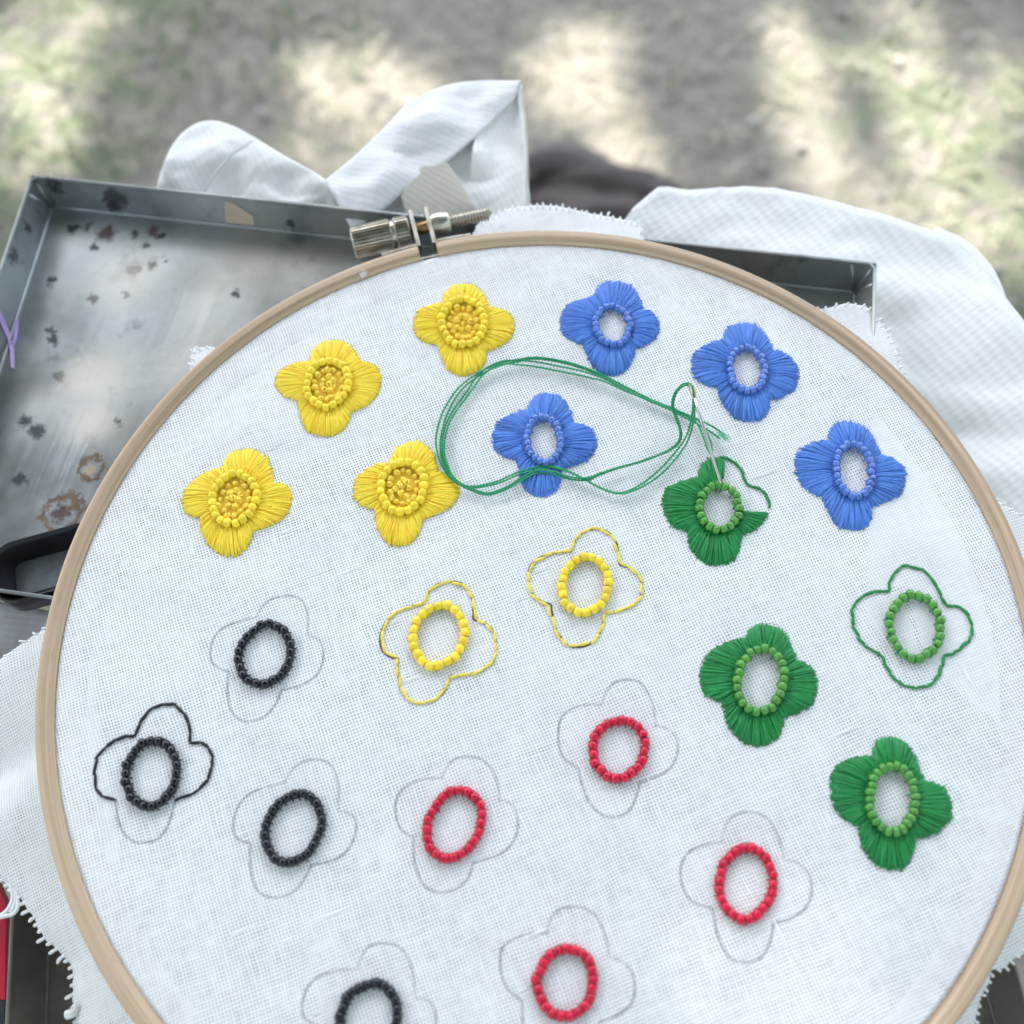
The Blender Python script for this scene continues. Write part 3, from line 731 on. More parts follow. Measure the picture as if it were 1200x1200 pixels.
# ------------------------------------------------------------------ linen, held in the hoop
linen = empty('linen_cloth', (0, 0, 0)); tag(linen, 'white linen stretched in the hoop with rows of beaded flowers', 'linen')
RINGS = []   # flower ring centres for slight puckering (filled below)
FL = [
 # kind, label, 8 outline pixels T,TR,R,BR,B,BL,L,TL, ring (cx,cy,major,minor,deg), beads
 ('yf', 'yellow satin stitched flower nearest the tightening screw', [(543.4,330.4),(572.5,359.6),(602.6,378.6),(569.6,410.6),(544.8,438.4),(512.7,403.3),(483.6,375.6),(517.7,353.8)], (542.8,380,26.8,24.6,100), 21),
 ('yf', 'yellow satin stitched flower between screw and leftmost flower', [(387.3,397.5),(420.8,422.3),(446.2,445.6),(410.6,482.1),(378.5,510.7),(347.9,467.5),(322.5,442.7),(363.4,422.3)], (385,452,26.8,24,75), 20),
 ('yf', 'yellow satin stitched flower nearest the left side of hoop', [(289.8,525.7),(321,565.1),(341.2,584.3),(295.3,621.9),(266,648.9),(233,604.5),(214.7,578.8),(260.5,546.8)], (275.5,585.8,30,24.5,58), 20),
 ('yf', 'yellow satin stitched flower touching the green thread loop', [(485,516.5),(513.6,553.6),(537,572.5),(495.2,607.5),(466,639),(438.3,595.9),(414.1,568.2),(457.3,540.5)], (472.2,572.5,29.5,25,78), 19),
 ('bf', 'blue satin stitched flower nearest the top of hoop', [(725,328.3),(753,361.3),(772.7,383.3),(744.5,407.2),(716.3,438.3),(684,401.7),(655.8,374.2),(696.8,344.8)], (717.7,383.3,22.3,19.6,110), 20),
 ('bf', 'blue satin stitched flower above the needle eye', [(872.9,377.1),(904.8,409),(935.6,438.3),(902.2,467.7),(878.4,492.2),(839.9,453),(810.5,425.5),(847.2,398)], (874.7,435.4,25.5,20.3,98), 22),
 ('bf', 'blue satin stitched flower encircled by green thread loop', [(643.8,459.4),(672.5,495.8),(699.7,515),(659,549.5),(634.2,582.5),(605.4,538),(576.7,509.3),(618,479.7)], (636.9,516.9,26.8,19.3,96), 22),
 ('bf', 'blue satin stitched flower nearest right side of hoop', [(993.9,492.6),(1034.2,533.7),(1061.7,555.7),(1021.4,594.2),(1003,621.7),(964.5,581.4),(931.5,542.8),(971.9,515.3)], (1000,552.7,31,21,97), 23),
 ('gp', 'unfinished green flower with the needle in it', [(845,534.2),(875.7,568.7),(901.7,587.8),(871,626.2),(837.3,662.6),(806.7,622.3),(776.8,585.9),(817.4,559)], (842.3,596.3,26,23.2,90), 19),
 ('gf', 'filled green flower below the unfinished green one', [(903,731),(932.6,773.2),(958.2,802.5),(918.6,840.8),(884.5,873.3),(847.1,821.9),(821.1,786.2),(874.1,747.2)], (890.3,798.2,37.5,26.8,79), 22),
 ('gf', 'filled green flower nearest lower right of hoop', [(1045.3,862.6),(1084.3,916.2),(1116.1,943.8),(1072.9,984.4),(1042,1019.5),(1006.3,968.2),(973.2,916.2),(1024.2,885.3)], (1044.3,936.6,39,26.3,91), 24),
 ('go', 'flower outlined in green thread with green beads', [(1064.8,662.7),(1108,708.9),(1138.9,731),(1104.8,770),(1075.5,805.7),(1033.9,768.3),(999.2,718),(1043,692)], (1071.3,734.9,37.5,29,97), 22),
 ('yo', 'yellow outlined flower nearer the black beads', [(532,681.3),(556.1,724.7),(581,764.4),(527.8,792.1),(488.1,823.9),(466.8,771.4),(447,741.7),(495.7,707.1)], (514.2,745.9,36,29.5,70), 20),
 ('yo', 'yellow outlined flower nearer the unfinished green flower', [(700.6,618.4),(726.1,660.9),(753,690.7),(709.1,717.6),(675.1,757.3),(643.9,709.1),(619.3,672.3),(669.4,645.3)], (685.6,686.4,32.5,27.3,75), 20),
 ('kp', 'black bead ring in a pencil flower, nearest yellow flowers', [(339.5,696.5),(359.5,744),(379,773.4),(328.8,808.1),(288.8,845.4),(267.4,786.7),(249.3,754.7),(300.8,722.7)], (311.4,767.5,36,29.5,63), 21),
 ('ko', 'black beaded flower partly outlined in black thread', [(198,824.9),(222.6,869.4),(249.3,893.4),(204.7,938.8),(167.4,986.8),(134,937.5),(108.7,898.8),(156.7,861.4)], (178,907.3,38.5,29.8,77), 22),
 ('kp', 'black bead ring in a pencil flower between black outlined and red ones', [(373.8,891.2),(397.7,949.8),(415.1,977.3),(364.7,1014),(317,1050.7),(293.2,988.3),(275.7,955.3),(334.4,916.8)], (344.5,970.9,41.5,31,66), 22),
 ('kp', 'black bead ring in a pencil flower nearest bottom of the hoop', [(455,1105.4),(486.8,1168.7),(512,1197),(470,1232),(415,1278),(375,1205),(357.3,1164.8),(418.6,1136)], (432,1193,42,33,72), 22),
 ('rp', 'red bead ring in a pencil flower below the yellow outlined flowers', [(740,798),(767,852),(794.9,877.5),(749,916.5),(714.5,957),(678.5,900),(654.5,852),(704,826.5)], (725,878.4,34.5,29.8,75), 20),
 ('rp', 'red bead ring in a pencil flower beside a black bead ring', [(557,885),(583.4,939),(606.5,966),(554,1011),(513.5,1047),(483.5,981),(464.6,942),(518.6,912)], (532.4,966.6,41,30.3,68), 21),
 ('rp', 'red bead ring in a pencil flower left of lowest green flower', [(882,951),(919,1008),(951.4,1038),(907,1082),(874,1127),(833,1066),(798,1020),(846,987)], (873.6,1035,41.5,31.5,86), 22),
 ('rp', 'lowest red bead ring in a pencil flower', [(677.3,1063.2),(713.7,1122.7),(742.5,1157.2),(704,1199),(648,1255),(612.9,1172.5),(585.3,1118.8),(640.9,1095.8)], (662.8,1151.4,40,33,84), 21),
]
def z_at(x, y):
    """relief of the stretched linen (mm)"""
    z = -.35+.42*nz(x, y, 1.0, .022)+.15*nz(x, y, 5.0, .07)
    for (cx, cy) in RINGS:
        d = math.hypot(x-cx, y-cy); z += -.30*math.exp(-((d-13)/6.0)**2)+.12*math.exp(-(d/5)**2)
    return z
for f in FL:
    c = on(f[3][0], f[3][1], 0)
    if f[0] in ('yf', 'bf', 'gf', 'gp'): RINGS.append((c[0], c[1]))

def put_uv(me, fn):
    ul = me.uv_layers.new(name='UVMap')
    co = [v.co for v in me.vertices]
    for l in me.loops: ul.data[l.index].uv = fn(co[l.vertex_index])
m = MB(); NR, NA = 110, 260; G = []
rr_ = [100.0*((i+.02)/NR) for i in range(NR+1)]+[100.05, 100.1]
for i, r_ in enumerate(rr_):
    row = []
    for k in range(NA+1):
        a = 2*math.pi*k/NA; x, y = min(r_, 100.1)*math.cos(a), min(r_, 100.1)*math.sin(a)
        z = z_at(x, y)
        if r_ > 90: f_ = min(1, (r_-90)/6); z = z*(1-f_)+(-.38)*f_
        if i == NR+1: z -= 1.2
        if i == NR+2: z -= 4
        row.append((x, y, z))
    G.append(row)
m.grid(G); o = m.build('stretched_cloth', LIN, linen); put_uv(o.data, lambda c: (c.x, c.y))

# loose cloth round the hoop
ED = []
for (x, y, z) in [(52,737,-9),(0,783,-12),(-60,835,-14),(-70,900,-16),(-60,985,-17),(-10,1012,-17),(8,1036,-17),(22,1046,-17),(40,1074,-17),(52,1100,-17),(68,1114,-17),(82,1130,-17),(86,1144,-17),(84,1170,-17),(90,1200,-16),(96,1240,-15),(150,1290,-14)]:
    p = on(x, y, z); ED.append((math.atan2(p[1], p[0]), math.hypot(p[0], p[1]), z))
HID = 'hidden'
for (x, y, z) in [(1140,1215,-9),(1144,1185,-9.5),(1150,1170,-9.5),(1163,1136,-9),(1177,1134,-10),(1188,1123,-10),(1200,1116,-10),(1240,1000,-12),(1270,800,-12),(1215,615,-9.5),(1173,590,-9),(1140,548,-7.5),(1100,494,-7.5),(1059,435,-7.8),(1045,395,-8.2),(1030,370,-8.4),(1015,357,-8.4),(995,355,-8.4),(967,362,-8),
                  (930,340,-7),(800,288,-7.2),(770,280,-7.5),(750,262,-8),(700,250,-8.4),(650,242,-8.6),(600,245,-8.5),(560,262,-8),(535,278,-7.4),(500,290,-7.2),(440,303,-7),(330,340,-7),(258,398,-7.2),(248,406,-8),(225,408,-8.4),(222,428,-8),(205,445,-7),(130,540,-7),(70,680,-7)]:
    p = on(x, y, z); ED.append((math.atan2(p[1], p[0]), math.hypot(p[0], p[1]) if z < -7.6 else 103.0, z))
ED.append((R(-100), 122, -12)); ED.append((R(-85), 125, -12)); ED.append((R(-120), 120, -13))
ED.sort(); th = np.array([e[0] for e in ED]); rr = np.array([e[1] for e in ED]); zz = np.array([e[2] for e in ED])
th = np.concatenate([th-2*math.pi, th, th+2*math.pi]); rr = np.tile(rr, 3); zz = np.tile(zz, 3)
m = MB(); G = []; UVL = []; NA = 900
fr = MB(); rnd = random.Random(5)
for k in range(NA+1):
    a = -math.pi/2+2*math.pi*k/NA; Rb = float(np.interp(a, th, rr)); zb = float(np.interp(a, th, zz)); Rb = max(Rb, 102.5)
    Rb += .35*nz(math.cos(a)*60, math.sin(a)*60, 1) if Rb > 105 else 0
    row = []
    for j in range(15):
        t_ = j/14; r_ = 101.2+(Rb-101.2)*t_; z = -6.3+(zb+6.3)*t_**.8
        amp = min(1, max(0, (Rb-108)/12))
        z += amp*t_*(1.6*nz(math.cos(a)*7, math.sin(a)*7, t_)-0)
        # valley between two folds on the left
        av = math.atan2(on(22, 874, -13)[1], on(22, 874, -13)[0]); da = (a-av+math.pi) % (2*math.pi)-math.pi
        z -= 9*t_*math.exp(-((da-.03)/.07)**2)*(1 if da < .03 else math.exp(-((da-.03)/.05)**2)); z += 2.5*t_*math.exp(-((da-.13)/.06)**2)+2.5*t_*math.exp(-((da+.13)/.06)**2)
        row.append((r_*math.cos(a), r_*math.sin(a), z))
    G.append(row)
    low = math.radians(182) < a < math.radians(240)
    if Rb > 105 and (k % 2 == 0):
        e = Vector(row[-1]); dr = Vector((math.cos(a), math.sin(a), 0))
        L = rnd.uniform(.3, 1.5)*(1.8 if rnd.random() < .12 else 1); d2 = Matrix.Rotation(rnd.gauss(0, .35), 3, 'Z') @ dr
        q_ = 1.35 if low else 1.0; L = L*q_*(1.0 if low else .8)
        fr.tube([e-dr*1.5+Vector((0, 0, .0)), e+d2*L*.5, e+d2*L*.85+Vector((0, 0, -.2*L)), e+d2*L+Vector((0, 0, -.3*L))], [.2*q_, .30*q_, .24*q_, .08], 6)
m.grid(G); o = m.build('loose_cloth', LIN, linen); put_uv(o.data, lambda c: (c.x, c.y)); solid(o, .15)
# hanging threads and tassel at lower left, tufts by the rim
for P in ([(9, 1030), (13, 1040), (15, 1052), (9, 1066), (0, 1073), (-8, 1075)], [(17, 1026), (19, 1045), (21, 1062), (15, 1071), (4, 1074), (-8, 1077)], [(17, 1026), (18, 1042), (18, 1056), (12, 1070)]):
    fr.tube(catmull([Vector(on(x, y, -16.5+i*.2)) for i, (x, y) in enumerate(P)], 5), .42, 6)
fr.tube(catmull([Vector(on(*p, -15.5)) for p in ((90, 1176), (86, 1186), (76, 1190))], 5), [.4]*5+[.9]*5+[.5], 7)
tag(fr.build('frayed_edge', LINE_W, linen), kind='stuff')
tf = MB()
for (x, y) in ((425, 325), (427, 324)):
    for k in range(8):
        p = Vector(on(x+rnd.uniform(-3, 3), y+rnd.uniform(-1, 1), .2)); q = p+Vector((rnd.uniform(-1, 1), rnd.uniform(.2, 1.6), rnd.uniform(.5, 1.2))); tf.tube([p, p.lerp(q, .5)+Vector((.2, 0, .2)), q], [.09, .07, .03], 4)
for k in range(46):    # slubs: thick short lengths of yarn in the weave
    a = rnd.uniform(0, 6.28); q = 94*math.sqrt(rnd.random()); c_ = Vector((q*math.cos(a), q*math.sin(a), 0)); an = R(17)+(math.pi/2 if rnd.random() < .4 else 0)
    d_ = Vector((math.cos(an), math.sin(an), 0)); l_ = rnd.uniform(1.0, 3.6); P = [c_+d_*l_*t_ for t_ in (-1, -.5, 0, .5, 1)]
    tf.tube([Vector((p.x, p.y, z_at(p.x, p.y)+.02)) for p in P], [.05, .15, .19, .15, .05], 6)
tag(tf.build('lint_tuft', LINE_W, linen), kind='stuff')

# ------------------------------------------------------------------ embroidery
def bead_mesh(name, L, ro, rh, mat, n=16):
    m = MB(); L = L*1.04; pr = [(-L/2*.90, rh), (-L/2, rh*1.25)]+[(-L/2*math.cos(a), rh*1.25+(ro-rh*1.25)*math.sin(a)**.8) for a in [math.pi*k/12 for k in range(1, 12)]]+[(L/2, rh*1.25), (L/2*.9, rh), (0, rh*.95), (-L/2*.9, rh)]
    pr_ = [(-L/2*.97, rh), (-L/2, (rh*1.4+ro)/2.4), (-L/2*.90, ro*.80), (-L/2*.68, ro*.92), (-L/2*.36, ro*.985), (0, ro), (L/2*.36, ro*.985), (L/2*.68, ro*.92), (L/2*.90, ro*.80), (L/2, (rh*1.4+ro)/2.4), (L/2*.97, rh), (0, rh*.95), (-L/2*.97, rh)]
    m.lathe(pr, n, (0, 0, 0), (1, 0, 0)); me = m.mesh(name); me.materials.append(mat); return me
BM = {'y': bead_mesh('bead', 1.72, 1.0, .34, BYE), 'g': bead_mesh('bead', 1.66, .98, .34, BGR), 'k': bead_mesh('bead', 1.66, .96, .34, BBK),
      'r': bead_mesh('bead', 1.66, .96, .34, BRD), 'b': bead_mesh('bead', 1.5, .95, .40, BCL)}
km = MB()
for k in range(3):
    a = k*1.1; km.tube([(math.cos(t_)*.38*math.cos(a)+.1*k, math.sin(t_)*.38, .32+.25*k*math.cos(t_)*.5+math.cos(t_)*.3*math.sin(a)) for t_ in [2*math.pi*i/10 for i in range(10)]], .24, 6, closed=True)
KM = km.mesh('french_knot'); KM.materials.append(KNT)
sm = MB(); sm.tube([(-.5, 0, -.10), (-.42, 0, .02), (-.2, 0, .12), (.2, 0, .12), (.42, 0, .02), (.5, 0, -.10)], [.14, .27, .33, .33, .27, .14], 7)
SM = {}
for nm, mt in (('y', YOUT), ('g', GRN), ('k', BLK)):
    me = sm.mesh('back_stitch'); me.materials.append(mt); SM[nm] = me
PEN = NT('pencil_line'); pn = PEN.noise(PEN.obj(), 1500, 3, .7); pn2 = PEN.noise(PEN.obj(), 60, 2)
PEN.set(Base_Color=(.20, .21, .25), Roughness=.7, Alpha=PEN.math('MULTIPLY', PEN.step(pn, .30, .66, .35, 1.0), PEN.step(pn2, .30, .62, .14, .50))); PENM = PEN.m

PEND = simple('dark_pencil', (.10, .085, .07), .7)
def lobe_pts(n1, tip, n2, tg, N=24):
    m_ = (n1+n2)/2; ax = tip-m_; sd = (n2-n1).normalized(); tg = (tg+sd*(.6 if sd.dot(tg) > 0 else -.6)).normalized()
    pts = []
    for half, (A, B) in enumerate(((n1, tip), (tip, n2))):
        nn, tn = (n1, tip) if half == 0 else (n2, tip)
        cn = nn+ax*.40+(tip-nn)*.08; ct = tip+tg*((nn-tip).dot(tg)*.70)
        c1, c2 = (cn, ct) if half == 0 else (ct, cn)
        for i in range(N//2):
            t_ = i/(N//2); pts.append(A*(1-t_)**3+c1*3*t_*(1-t_)**2+c2*3*t_*t_*(1-t_)+B*t_**3)
    pts.append(n2); return pts

def flower(kind, label, out, ringp, nb):
    col, mode = kind[0], kind[1]
    cx, cy, ma, mi, deg = ringp
    C = Vector(on(cx, cy, 0)); C.z = 0
    nm = {'f': 'embroidered_flower', 'p': 'beaded_flower', 'o': 'outlined_flower'}[mode if kind != 'gp' else 'f']
    root = empty(nm, (C.x, C.y, 0), linen); root['label'] = label
    rnd = random.Random(int(cx*7+cy)); W = [Vector((on(x, y, 0)[0]-C.x, on(x, y, 0)[1]-C.y, 0)) for x, y in out]
    def zl(p): return z_at(p.x+C.x, p.y+C.y)
    # bead ring
    E = []
    for k in range(360):
        a = 2*math.pi*k/360; d = R(deg); ux, uy = ma*math.cos(a), mi*math.sin(a)
        px = cx+ux*math.cos(d)-uy*math.sin(d)*-1*-1; py = cy-(ux*math.sin(d)+uy*math.cos(d))
        q = on(px, py, 0); E.append(Vector((q[0]-C.x, q[1]-C.y, 0)))
    per = sum((E[i]-E[i-1]).length for i in range(360)); L = [0]
    for i in range(1, 361): L.append(L[-1]+(E[i % 360]-E[i-1]).length)
    j = 0; bz = {'b': .7}.get(col, .92)+(.45 if mode == 'f' or kind == 'gp' else 0)
    bpos = []
    ph = rnd.random()
    for k in range(nb):
        s = (per*(k+ph)/nb) % per
        i = next(i for i in range(1, 361) if L[i] >= s); p = E[(i-1) % 360]; q = E[i % 360]; tg = (q-p).normalized()
        pos = p.lerp(q, (s-L[i-1])/(L[i]-L[i-1])); nr = Vector((tg.y, -tg.x, 0)); pos = pos+nr*rnd.gauss(0, .13)
        b = link('bead', BM[col], root); sc = rnd.uniform(.91, 1.08)
        pitch = per/nb; b.location = Vector((pos.x, pos.y, zl(pos)+bz+rnd.gauss(0, .05)))*MM
        x = (tg+Vector((rnd.gauss(0, .15), rnd.gauss(0, .15), rnd.gauss(0, .12)))).normalized(); y = Vector((0, 0, 1)).cross(x).normalized(); z = x.cross(y)
        sx = pitch/1.80*rnd.uniform(.92, 1.02) if col != 'b' else pitch/1.5*rnd.uniform(.92, 1.0)
        b.rotation_euler = Matrix((x, y, z)).transposed().to_euler(); b.scale = (sx, sc, sc)
        bpos.append(pos)
    # thread holding the beads
    TM = {'y': YEL, 'g': GRN, 'k': BLK, 'r': REDT, 'b': BLU}[col]
    m = MB(); m.tube([Vector((p.x, p.y, zl(p)+bz)) for p in E[::6]], .26 if col != 'b' else .36, 6, closed=True)
    for i in range(nb):        # couching loops between beads
        if i % 2 == 0 or col in 'rk':
            p = (bpos[i]+bpos[(i+1) % nb])/2; d = (bpos[(i+1) % nb]-bpos[i]).normalized(); n_ = Vector((d.y, -d.x, 0)); h = zl(p)
            m.tube([p+n_*1.0+Vector((0, 0, h)), p+n_*.8+Vector((0, 0, h+bz*.9)), p+Vector((0, 0, h+bz+.55)), p-n_*.8+Vector((0, 0, h+bz*.9)), p-n_*1.0+Vector((0, 0, h))], .15, 5)
    m.build('bead_thread', TM, root)
    # outline
    n8 = W; notch = [n8[7], n8[1], n8[3], n8[5]]; tips = [n8[0], n8[2], n8[4], n8[6]]
    lobes = [lobe_pts(notch[i], tips[i], notch[(i+1) % 4], Vector(((1, 0, 0), (0, 1, 0))[i % 2])) for i in range(4)]
    def ringpt(d):      # point of the bead ring in direction d
        return max(E, key=lambda e: e.normalized().dot(d))
    if mode == 'f' or kind == 'gp':
        for li, lp in enumerate(lobes):
            A = ringpt(notch[li].normalized()); B = ringpt(notch[(li+1) % 4].normalized())
            ia, ib = E.index(A), E.index(B)
            dd = (ib-ia) % 360; step = dd if dd < 180 else dd-360
            m = MB(); Ls = [0]
            for i in range(1, len(lp)): Ls.append(Ls[-1]+(lp[i]-lp[i-1]).length)
            NS = int(Ls[-1]/.40)
            def pair(u):
                s = u*Ls[-1]; i = 1
                while i < len(Ls)-1 and Ls[i] < s: i += 1
                o_ = lp[i-1].lerp(lp[i], (s-Ls[i-1])/(Ls[i]-Ls[i-1])); v = .5+(u-.5)*.98
                inn = E[int(round(ia+step*v)) % 360]; return o_, inn
            def keep(u):
                if kind != 'gp': return True
                if li == 0 and u > .52: return False
                if li == 1 and u < .52: return False
                return True
            H = .66
            def hgt(s, u): return .22+H*(math.sin(math.pi*min(1, s*.86+.10))**.75)*(.5+.5*math.sin(math.pi*(.12+.76*u)))
            # padding beneath the stitches
            G = []
            for i in range(25):
                u = i/24
                if not keep(u): continue
                o_, inn = pair(u); row = []
                for k in range(9):
                    s = k/8; p = inn.lerp(o_, s*.965); row.append(Vector((p.x, p.y, zl(p)+hgt(s, u)-.13)))
                G.append(row)
            if len(G) > 1: m.grid(G)
            lay = []
            for k in range(NS): lay.append(((k+.5)/NS+rnd.gauss(0, .25)/NS, rnd.uniform(-.03, .0) if k % 2 else rnd.uniform(.0, .28), rnd.gauss(0, .05)))
            for k in range(NS//3): lay.append((rnd.random(), rnd.uniform(.15, .5), .12+rnd.random()*.1))
            for (u, s0, dz) in lay:
                u = min(.998, max(.002, u))
                if not keep(u): continue
                o_, inn = pair(u); o_ = o_+(o_-inn).normalized()*(rnd.gauss(.06, .19)+.45*nz(u*5, li*3.7, cx))
                sd = (o_-inn).normalized(); sd = Vector((sd.y, -sd.x, 0)); bend = rnd.gauss(0, .17); pts = []
                for q in range(8):
                    s = s0+(1-s0)*q/7; p = inn.lerp(o_, s)+sd*bend*math.sin(math.pi*s)
                    z = zl(p)+hgt(s, u)+dz*math.sin(math.pi*q/7)-(.35 if q == 7 else 0)-(.3 if q == 0 and s0 > .05 else 0)
                    pts.append(Vector((p.x, p.y, z)))
                r0 = rnd.uniform(.17, .245); m.tube(pts, [r0*.8]+[r0]*6+[r0*.7], 5)
            if m.f: m.build('petal', {'y': YEL, 'b': BLU, 'g': GRN}[col], root)
    if kind == 'yf':
        k = 0
        for rg, cnt in ((.0, 1), (.24, 7), (.54, 14)):
            for i in range(cnt):
                a = 2*math.pi*(i+rg)/cnt; e = E[int(a/2/math.pi*360) % 360]*(rg+rnd.gauss(0, .03))*1.26
                o = link('french_knot', KM, root); o.location = Vector((e.x, e.y, zl(e)+.35+rnd.random()*.25))*MM
                o.rotation_euler = (rnd.gauss(0, .4), rnd.gauss(0, .4), rnd.random()*6.28); s = rnd.uniform(.95, 1.45); o.scale = (s, s, s)
        pd = MB(); q = [Vector((e.x*.93, e.y*.93, zl(e)+.42)) for e in E[::12]]; pd.add(q, [tuple(range(len(q)))]); pd.build('knot_padding', KNT, root)
    full = [p for lp in lobes for p in lp[:-1]]; nf = len(full)
    def stitches(idx0, idx1, mk, lmin=1.7, lmax=2.6):
        i = idx0; cur = full[i % nf].copy(); 
        path = [full[k % nf] for k in range(idx0, idx1+1)]; Ls = [0]
        for k in range(1, len(path)): Ls.append(Ls[-1]+(path[k]-path[k-1]).length)
        def at(s):
            s = min(s, Ls[-1]-1e-6); k = 1
            while Ls[k] < s: k += 1
            return path[k-1].lerp(path[k], (s-Ls[k-1])/(Ls[k]-Ls[k-1]))
        s = 0
        while s < Ls[-1]-.6:
            l = rnd.uniform(lmin, lmax); a = at(s); b = at(min(s+l, Ls[-1])); d = b-a
            if d.length > .3:
                o = link('back_stitch', SM[mk], root); c = (a+b)/2+Vector((d.y, -d.x, 0)).normalized()*rnd.gauss(0, .10); c.z = zl(c)+.12
                o.location = c*MM; o.rotation_euler = (0, rnd.gauss(0, .02), math.atan2(d.y, d.x)+rnd.gauss(0, .09)); o.scale = (d.length*(.97 if mk != 'y' else .86), rnd.uniform(.9, 1.15), rnd.uniform(.9, 1.1))
            s += l
    def pencil(idx0, idx1, wdt=.29, mt=None):
        m = MB(); P = [full[k % nf] for k in range(idx0, idx1+1)]; P = catmull(P, 3); vs = []
        for i, p in enumerate(P):
            d = (P[min(i+1, len(P)-1)]-P[max(i-1, 0)]).normalized(); n_ = Vector((d.y, -d.x, 0)); ww = wdt*(1+.25*nz(i*.3, cx))
            j_ = n_*(.10*nz(i*.13, cy)+.55*nz(i*.035, cy+3, 2)); z = zl(p)+.07
            vs += [Vector((p.x, p.y, z))+n_*ww+j_, Vector((p.x, p.y, z))-n_*ww+j_]
        m.add(vs, [(2*i, 2*i+1, 2*i+3, 2*i+2) for i in range(len(P)-1)]); m.build('pencil_outline', mt or PENM, root)
    n_l = nf//4
    if mode == 'p' and kind != 'gp': pencil(0, nf)
    if kind == 'yo': pencil(0, nf, .20, PEND); stitches(0, nf, 'y', 1.9, 2.9)
    if kind == 'go': pencil(0, nf, .10); stitches(0, nf, 'g', 1.4, 2.6)
    if kind == 'ko': stitches(0, 2*n_l, 'k', 1.6, 2.8); stitches(3*n_l, nf, 'k', 2.0, 3.2); pencil(2*n_l, 3*n_l)
    if kind == 'gp': pencil(int(.45*n_l), int(1.55*n_l), .12); stitches(int(.5*n_l), int(1.55*n_l), 'g', 1.4, 2.2)
    if kind in ('gf',): pencil(0, nf, .10)
    if mode == 'f' and kind[0] == 'y': pencil(0, nf, .10)
for f in FL: flower(*f)

# ------------------------------------------------------------------ needle and working thread
eye = Vector(on(809, 450, 13)); tip = Vector(on(845, 569, 1.3))
STEEL = simple('needle_steel', (.55, .53, .52), .22, 1.0, .1, 500)
nd = empty('needle', tuple(tip)); tag(nd, 'thin steel sewing needle stuck in the unfinished green flower', 'needle')
m = MB(); d = (eye-tip); u = d.normalized(); sd = u.orthogonal().normalized()
m.tube([Vector((.3, -.8, -2.2)), Vector((0, 0, 0)), d*.08, d*.5, d*.86], [.10, .20, .33, .38, .36], 12); m.build('shaft', STEEL, nd)
m = MB(); e1 = u.cross(Vector((0, 0, 1))).normalized()
lp = [d*.84, d*.89+e1*.42, d*.95+e1*.48, d*1.0+e1*.2, d*1.005-e1*.2, d*.95-e1*.48, d*.89-e1*.42]
m.tube(catmull(lp, 4, True), .17, 6, closed=True); m.build('needle_eye', simple('gilt_eye', (.70, .55, .30), .3, 1.0), nd)

def px(L, z): return [(x/2.6087+500, y/2.6087+400, z) for x, y in L]
zt = .55
P1 = px([(872, 352), (868, 330), (855, 295), (838, 262), (815, 238)], .9)+px([(760, 212), (680, 180), (610, 145), (540, 108), (470, 78), (400, 59), (335, 51), (275, 60), (215, 74), (150, 106), (98, 150), (60, 215), (42, 280), (40, 330), (55, 385), (90, 428), (140, 442), (215, 428), (290, 398), (365, 383), (420, 394), (480, 420), (535, 450), (590, 466), (650, 448), (710, 405)], zt)
P1 += [(760/2.6087+500, 350/2.6087+400, 1.2), (797/2.6087+500, 295/2.6087+400, 2.5), (815/2.6087+500, 230/2.6087+400, 6), (818/2.6087+500, 170/2.6087+400, 10), (812/2.6087+500, 138/2.6087+400, 12.6)]
P2 = [(807/2.6087+500, 133/2.6087+400, 12.8), (785/2.6087+500, 134/2.6087+400, 12), (762/2.6087+500, 158/2.6087+400, 9), (753/2.6087+500, 195/2.6087+400, 6), (762/2.6087+500, 235/2.6087+400, 3.5), (776/2.6087+500, 278/2.6087+400, 1.8), (770/2.6087+500, 312/2.6087+400, 1.0)]
P2 += px([(735, 340), (670, 366), (590, 388), (530, 408), (490, 422), (440, 418), (395, 402), (340, 398), (290, 425), (240, 456), (185, 472), (125, 452), (85, 425), (62, 385), (52, 330), (62, 265), (85, 215), (125, 160), (165, 105), (210, 78), (260, 68), (330, 72), (400, 84), (470, 98), (540, 122), (610, 158), (690, 188), (760, 215), (830, 245), (878, 270), (905, 292)], zt+.3)
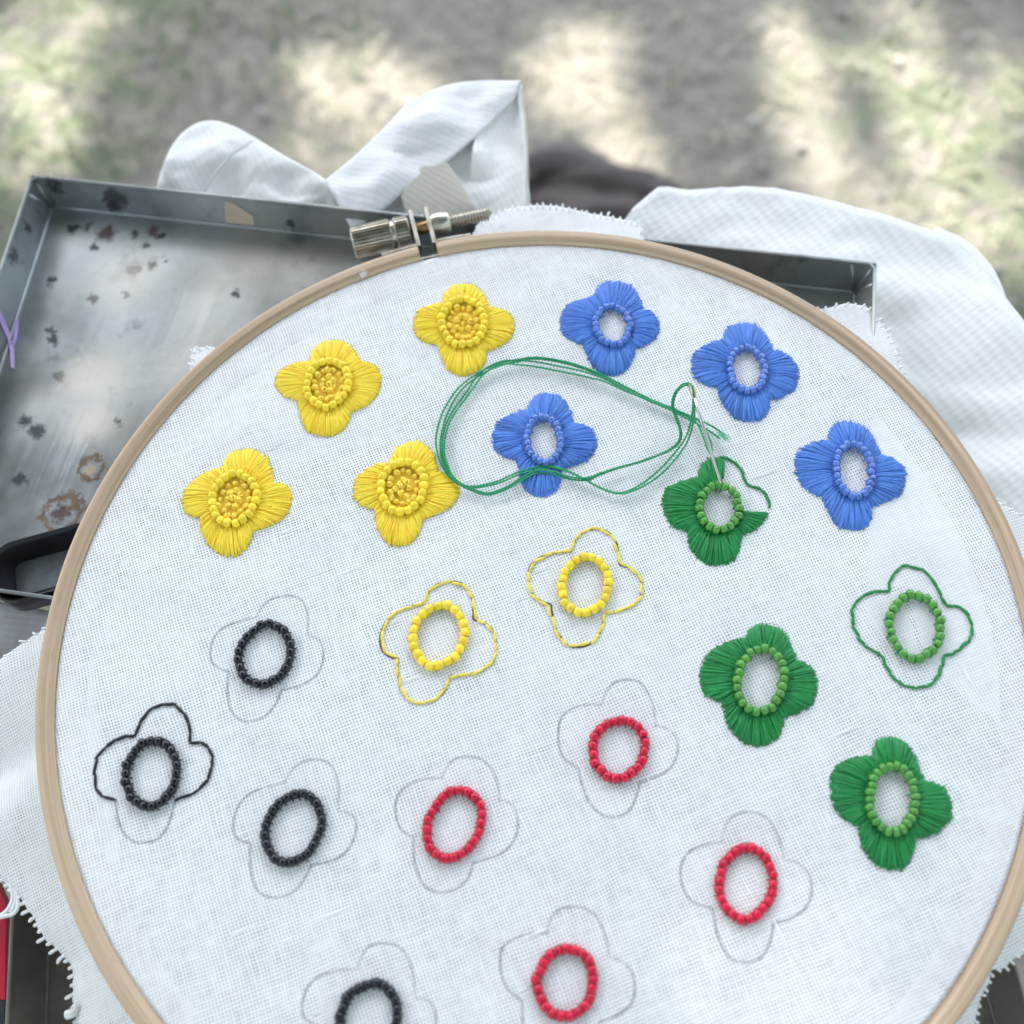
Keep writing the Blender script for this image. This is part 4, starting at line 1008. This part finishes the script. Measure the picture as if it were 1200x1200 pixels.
lt = empty('working_thread', tuple(on(637, 500, 0))); tag(lt, 'doubled green thread looped loosely through the needle eye across linen', 'thread')
ol = Vector(on(637, 500, 0)); rnd = random.Random(21)
for pi, PP in enumerate((P1, P2)):
    base = catmull([Vector(on(x, y, z)) for x, y, z in PP], 24)
    for ply in range(2):
        cen = []
        for i, p in enumerate(base):
            d = (base[min(i+1, len(base)-1)]-base[max(i-1, 0)]).normalized(); n_ = Vector((d.y, -d.x, 0))
            end = min(1, i/30, (len(base)-1-i)/30) if not (pi == 1) else min(1, i/30)
            off = (.34+.75*nz(i*.011+pi*9, ply*3.3+1.5)) * (1 if ply else -1)*end
            lift = .25*nz(i*.02, ply*5+pi*11)
            cen.append(p+n_*off+Vector((0, 0, max(lift, -.1)+(.3 if ply and abs(off) < .25 else 0))))
        s = 0; st_ = []
        # resample evenly and lay two twisted strands
        pts = [cen[0]]; step = .13; acc = 0
        for i in range(1, len(cen)):
            a, b = cen[i-1], cen[i]; L = (b-a).length; t_ = step-acc
            while t_ < L: pts.append(a.lerp(b, t_/L)); t_ += step
            acc = L-(t_-step)
        m = MB()
        for h in range(2):
            hp = []
            for i, p in enumerate(pts):
                d = (pts[min(i+1, len(pts)-1)]-pts[max(i-1, 0)]).normalized(); n_ = Vector((d.y, -d.x, 0)).normalized(); b_ = d.cross(n_)
                a = i*step/1.5*2*math.pi+h*math.pi; hp.append(p-ol+(n_*math.cos(a)+b_*math.sin(a))*.12)
            m.tube(hp, .145, 5)
        m.build('strand', GLOOP, lt)
# frayed tip
m = MB(); e = Vector(on(847, 511.5, zt+.4)); d0 = (e-Vector(on(838, 505, zt+.4))).normalized()
for k in range(14):
    dd = (Matrix.Rotation(rnd.gauss(0, .25), 3, 'Z') @ d0)*rnd.uniform(1.0, 2.4); s0 = e+Vector((rnd.gauss(0, .3), rnd.gauss(0, .3), 0))-d0*1.2
    m.tube([s0-ol, s0+dd*.6-ol+Vector((0, 0, .1)), s0+dd+d0*.8-ol], [.08, .07, .03], 4)
m.build('frayed_tip', simple('pale_green_fibre', (.12, .48, .28), .7), lt)
